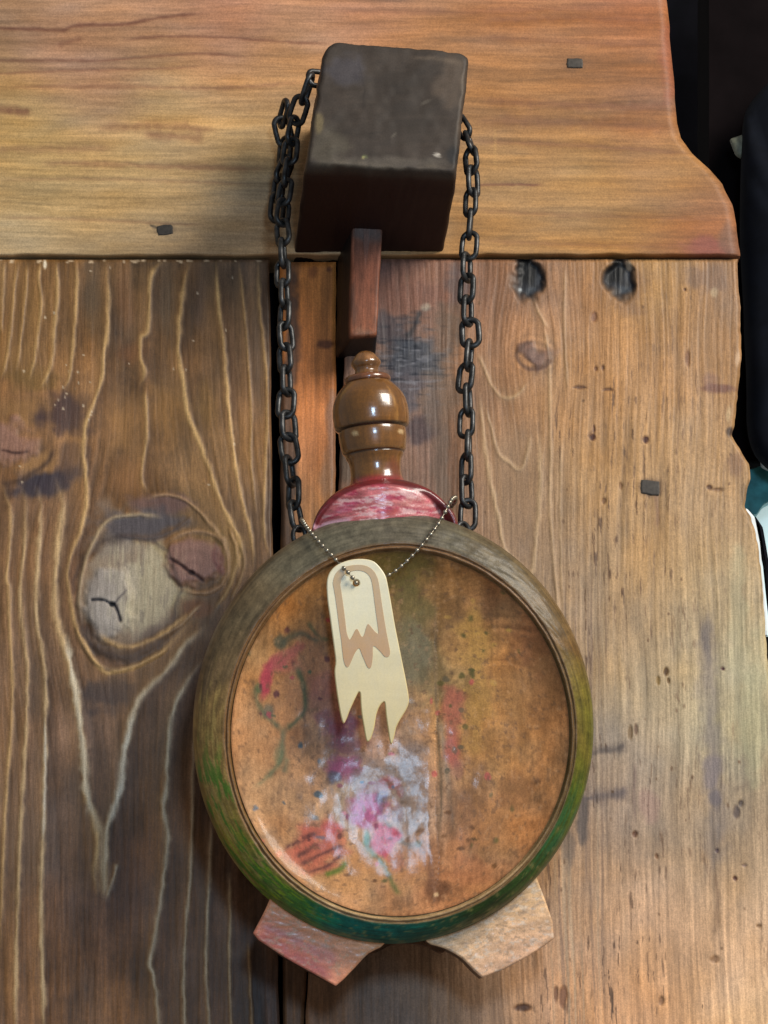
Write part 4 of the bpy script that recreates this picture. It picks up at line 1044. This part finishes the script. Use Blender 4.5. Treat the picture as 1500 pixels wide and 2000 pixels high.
def grid_sheet(name, outer, holes, d_front, thick, step, paint, mat, bev, parent=None, relief=None):
    """thick plate cut from the outline: contour rings for the rounded edge, triangulated middle"""
    loops = [outer]+holes
    V, T, D, PXs = [], [], [], []
    # inset contours by moving along normals
    def inset(lp, w, sgn):
        a = np.asarray(lp, float); nx_ = np.roll(a, -1, 0)-np.roll(a, 1, 0); l = np.hypot(nx_[:, 0], nx_[:, 1])[:, None]+1e-9
        nr_ = np.stack([-nx_[:, 1], nx_[:, 0]], -1)/l
        return a+nr_*w*sgn
    rings_all = []
    def area2(lp):
        a = np.asarray(lp); return (a[:, 0]*np.roll(a[:, 1], -1)-np.roll(a[:, 0], -1)*a[:, 1]).sum()
    flat_loops = []
    Fq = []
    for li, lp in enumerate(loops):
        sg = (1 if area2(lp) > 0 else -1)*(1 if li == 0 else -1)
        prev = None
        for w, dz in ((0, -thick), (0, -bev*.8), (bev*.3/KF*.5, -bev*.3), (bev/KF*.7, 0)):
            q = inset(lp, w, sg)
            s0 = len(V)
            for (x, y) in q: V.append((x, y, dz))
            if prev is not None:
                n = len(q)
                for i in range(n):
                    j = (i+1) % n
                    Fq.append((prev+i, prev+j, s0+j, s0+i))
            prev = s0
        flat_loops.append((prev, q))
    idx = []
    for s0, q in flat_loops: idx += list(range(s0, s0+len(q)))
    tess = tessellate_polygon([[Vector((x, y, 0)) for x, y in q] for s0, q in flat_loops])
    for t in tess: T.append(tuple(idx[k] for k in t))
    bk = []
    for li, lp in enumerate(loops):
        pass
    A = np.array(V)
    W = Q_np(A[:, 0], A[:, 1], np.full(len(A), d_front))+np.array(n_ax)[None]*A[:, 2][:, None]
    p = paint(A[:, 0], A[:, 1])
    bm = bmesh.new()
    vs = [bm.verts.new(w) for w in W]
    for f_ in Fq+T:
        try: bm.faces.new([vs[i] for i in f_])
        except ValueError: pass
    bmesh.ops.recalc_face_normals(bm, faces=bm.faces)
    me0 = bpy.data.meshes.new('t'); bm.to_mesh(me0); bm.free()
    return W, Fq, T, A
def dense(pts, closed=True, n=3):
    return smooth_line(pts+[pts[0]], n)[:-1]
def circ(cx, cy, r_, n=20): return [(cx+math.cos(2*math.pi*k/n)*r_, cy+math.sin(2*math.pi*k/n)*r_) for k in range(n)]
HOLE = (600+466/4.88, 1060+384/4.88)
pend = thing('bone_pendant', 'cream bone pendant with tan zigzag band and three pointed prongs on the flask face', 'pendant', Q(700, 1110, DT))
def paint_tag(X, Y):
    p = Paint(X, Y, (226,214,178))
    p.grad([(690,1180,(228,220,186)),(700,1100,(222,206,168)),(720,1290,(224,208,160)),(770,1340,(216,190,136)),(660,1350,(218,194,140)),(740,1420,(212,190,128)),(640,1130,(226,212,176))])
    p.C *= (1+(fbm(X/16, Y/28, 851, 4)-.5)*.12)[:, None]
    return p
W, Fq, T, A = grid_sheet('tag', dense(TAG), [circ(HOLE[0], HOLE[1], 6.5)], DT, .0032, 3, paint_tag, M_bone, .0009)
me, org = mesh_np('plate', W, Fq, M_bone, paint_tag(A[:, 0], A[:, 1]).C, T, smooth=False)
bev_o = place('plate', me, org, pend)
def paint_band(X, Y):
    p = Paint(X, Y, (190,150,104)); p.grad([(680,1110,(190,160,108)),(700,1250,(186,132,74)),(745,1180,(188,152,98)),(660,1180,(188,152,98))])
    return p
W, Fq, T, A = grid_sheet('band', dense(BO), [dense(BI)], DT+.00025, .0006, 3, paint_band, M_bone, .00012)
me, org = mesh_np('inlay_band', W, Fq, M_bone, paint_band(A[:, 0], A[:, 1]).C, T, smooth=False)
place('inlay_band', me, org, pend)

# ------------------------------------------------------------------ BALL CHAIN
bchain = thing('ball_chain', 'thin dull metal ball chain holding the pendant across the flask shoulder', 'chain', Q(750, 1010, .03))
bm = bmesh.new(); bmesh.ops.create_uvsphere(bm, u_segments=12, v_segments=8, radius=4.5*KF)
for f_ in bm.faces: f_.smooth = True
bead_me = bpy.data.meshes.new('bead'); bm.to_mesh(bead_me); bm.free(); bead_me.materials.append(M_bead)
def beads(anchors, step, wire=True):
    pts = path_points(anchors, step)
    for q in pts:
        o = bpy.data.objects.new('bead', bead_me); COL.objects.link(o); o.parent = bchain
        o.location = q-wloc(bchain)
    me = tube_mesh('wire', [q-wloc(bchain) for q in pts], 1.2*KF, M_bead, 6, closed=False)
    o = bpy.data.objects.new('wire', me); COL.objects.link(o); o.parent = bchain
beads([Q(606,1040,-.034), Q(592,1020,-.016), Q(590,1016,.004), Q(602,1034,.0215), Q(622,1058,.0315), Q(645,1082,.036), Q(662,1100,.0385), Q(680,1118,.0432), Q(694,1136,.0428), Q(698,1142,.038)], 13.6*KF)
beads([Q(868,1004,-.036), Q(886,984,-.020), Q(890,972,.000), Q(882,976,.019), Q(872,995,.0265), Q(858,1020,.029), Q(836,1050,.0335), Q(812,1078,.0355), Q(790,1100,.0362), Q(768,1118,.0355), Q(740,1132,.0345), Q(712,1140,.0345), Q(698,1141,.036)], 14.6*KF)

# ------------------------------------------------------------------ DARK RIGHT SIDE
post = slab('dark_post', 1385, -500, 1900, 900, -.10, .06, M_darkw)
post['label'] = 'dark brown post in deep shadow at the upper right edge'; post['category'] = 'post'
bw = slab('back_wall', 1180, -900, 3200, 2900, -.40, .05, M_void)  # slab added so the gap reads dark; near-black colour holds the shade
bw['label'] = 'near-black wall standing in for the shadow far behind the plank ends at right'; bw['category'] = 'wall'
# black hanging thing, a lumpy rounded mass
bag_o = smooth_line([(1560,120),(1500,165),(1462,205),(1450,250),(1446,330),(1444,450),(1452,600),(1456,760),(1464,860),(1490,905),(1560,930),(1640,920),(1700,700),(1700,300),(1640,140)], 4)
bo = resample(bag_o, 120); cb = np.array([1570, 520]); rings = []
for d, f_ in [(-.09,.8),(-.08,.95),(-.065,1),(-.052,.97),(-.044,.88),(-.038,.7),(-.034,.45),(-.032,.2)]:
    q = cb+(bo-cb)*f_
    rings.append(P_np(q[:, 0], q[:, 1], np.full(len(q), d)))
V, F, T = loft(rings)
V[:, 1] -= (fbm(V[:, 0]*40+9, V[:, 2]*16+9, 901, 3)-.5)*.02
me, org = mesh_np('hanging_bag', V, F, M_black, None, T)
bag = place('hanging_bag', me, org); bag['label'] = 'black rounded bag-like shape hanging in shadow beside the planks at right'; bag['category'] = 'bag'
tgl = rounded([(1424,272),(1452,262),(1466,268),(1462,290),(1448,312),(1436,304)], 5, 3)
q = resample(tgl, 40); rings = [P_np(*(q.mean(0)+(q-q.mean(0))*f_).T, np.full(40, d)) for d, f_ in [(-.075,.8),(-.066,1),(-.062,.9),(-.060,.5)]]
V, F, T = loft(rings)
me, org = mesh_np('pale_patch', V, F, plain_mat('grey_green_patch', (120,122,104), rough=.6), None, T)
tb = place('pale_patch', me, org); tb['label'] = 'small grey-green patch catching light in the dark beside the black bag'; tb['category'] = 'patch'

# daylight opening low at the right edge
win = thing('window', 'sliver of bright pale window with teal edge beyond the right plank', 'window', P(1490, 1060, -.13))
m, N, L, B = new_mat('daylit_pane')
B.inputs['Base Color'].default_value = (.55, .66, .66, 1); B.inputs['Roughness'].default_value = .3
B.inputs['Emission Color'].default_value = (.60, .78, .78, 1); B.inputs['Emission Strength'].default_value = .62
M_pane = m
M_teal = plain_mat('teal_paint', (66,142,146), rough=.4, nscale=120, lo=.6, hi=1.3)
M_white = plain_mat('white_paint', (226,232,232), rough=.4, nscale=120, lo=.9, hi=1.05)
slab('pane', 1470, 960, 1900, 1240, -.14, .004, M_pane, win)
for pts, d, mat, nm in (([(1440,925),(1500,905),(1560,930),(1540,960),(1492,985),(1478,1005),(1450,1005)],-.10,M_teal,'frame'),
                        ([(1486,880),(1520,860),(1560,900),(1540,930),(1490,905)],-.085,M_white,'frame'),
                        ([(1456,990),(1474,1010),(1484,1060),(1490,1120),(1500,1240),(1488,1240),(1480,1120),(1470,1050)],-.05,M_white,'trim'),
                        ([(1474,1006),(1482,1020),(1492,1080),(1500,1160),(1510,1250),(1520,1250),(1502,1100),(1490,1030)],-.06,M_void,'seal')):
    q = resample(rounded(pts, 3, 3), 80); c = q.mean(0)
    rings = []
    for dz, f_ in ((-.008,1),(0,1),(.0008,.94)):
        a = c+(q-c)*f_; b = P_np(a[:, 0], a[:, 1], np.full(len(a), d)); b[:, 1] -= dz; rings.append(b)
    V, F, T = loft(rings)
    me, org = mesh_np(nm, V, F, mat, None, T, smooth=False)
    place(nm, me, org, win)
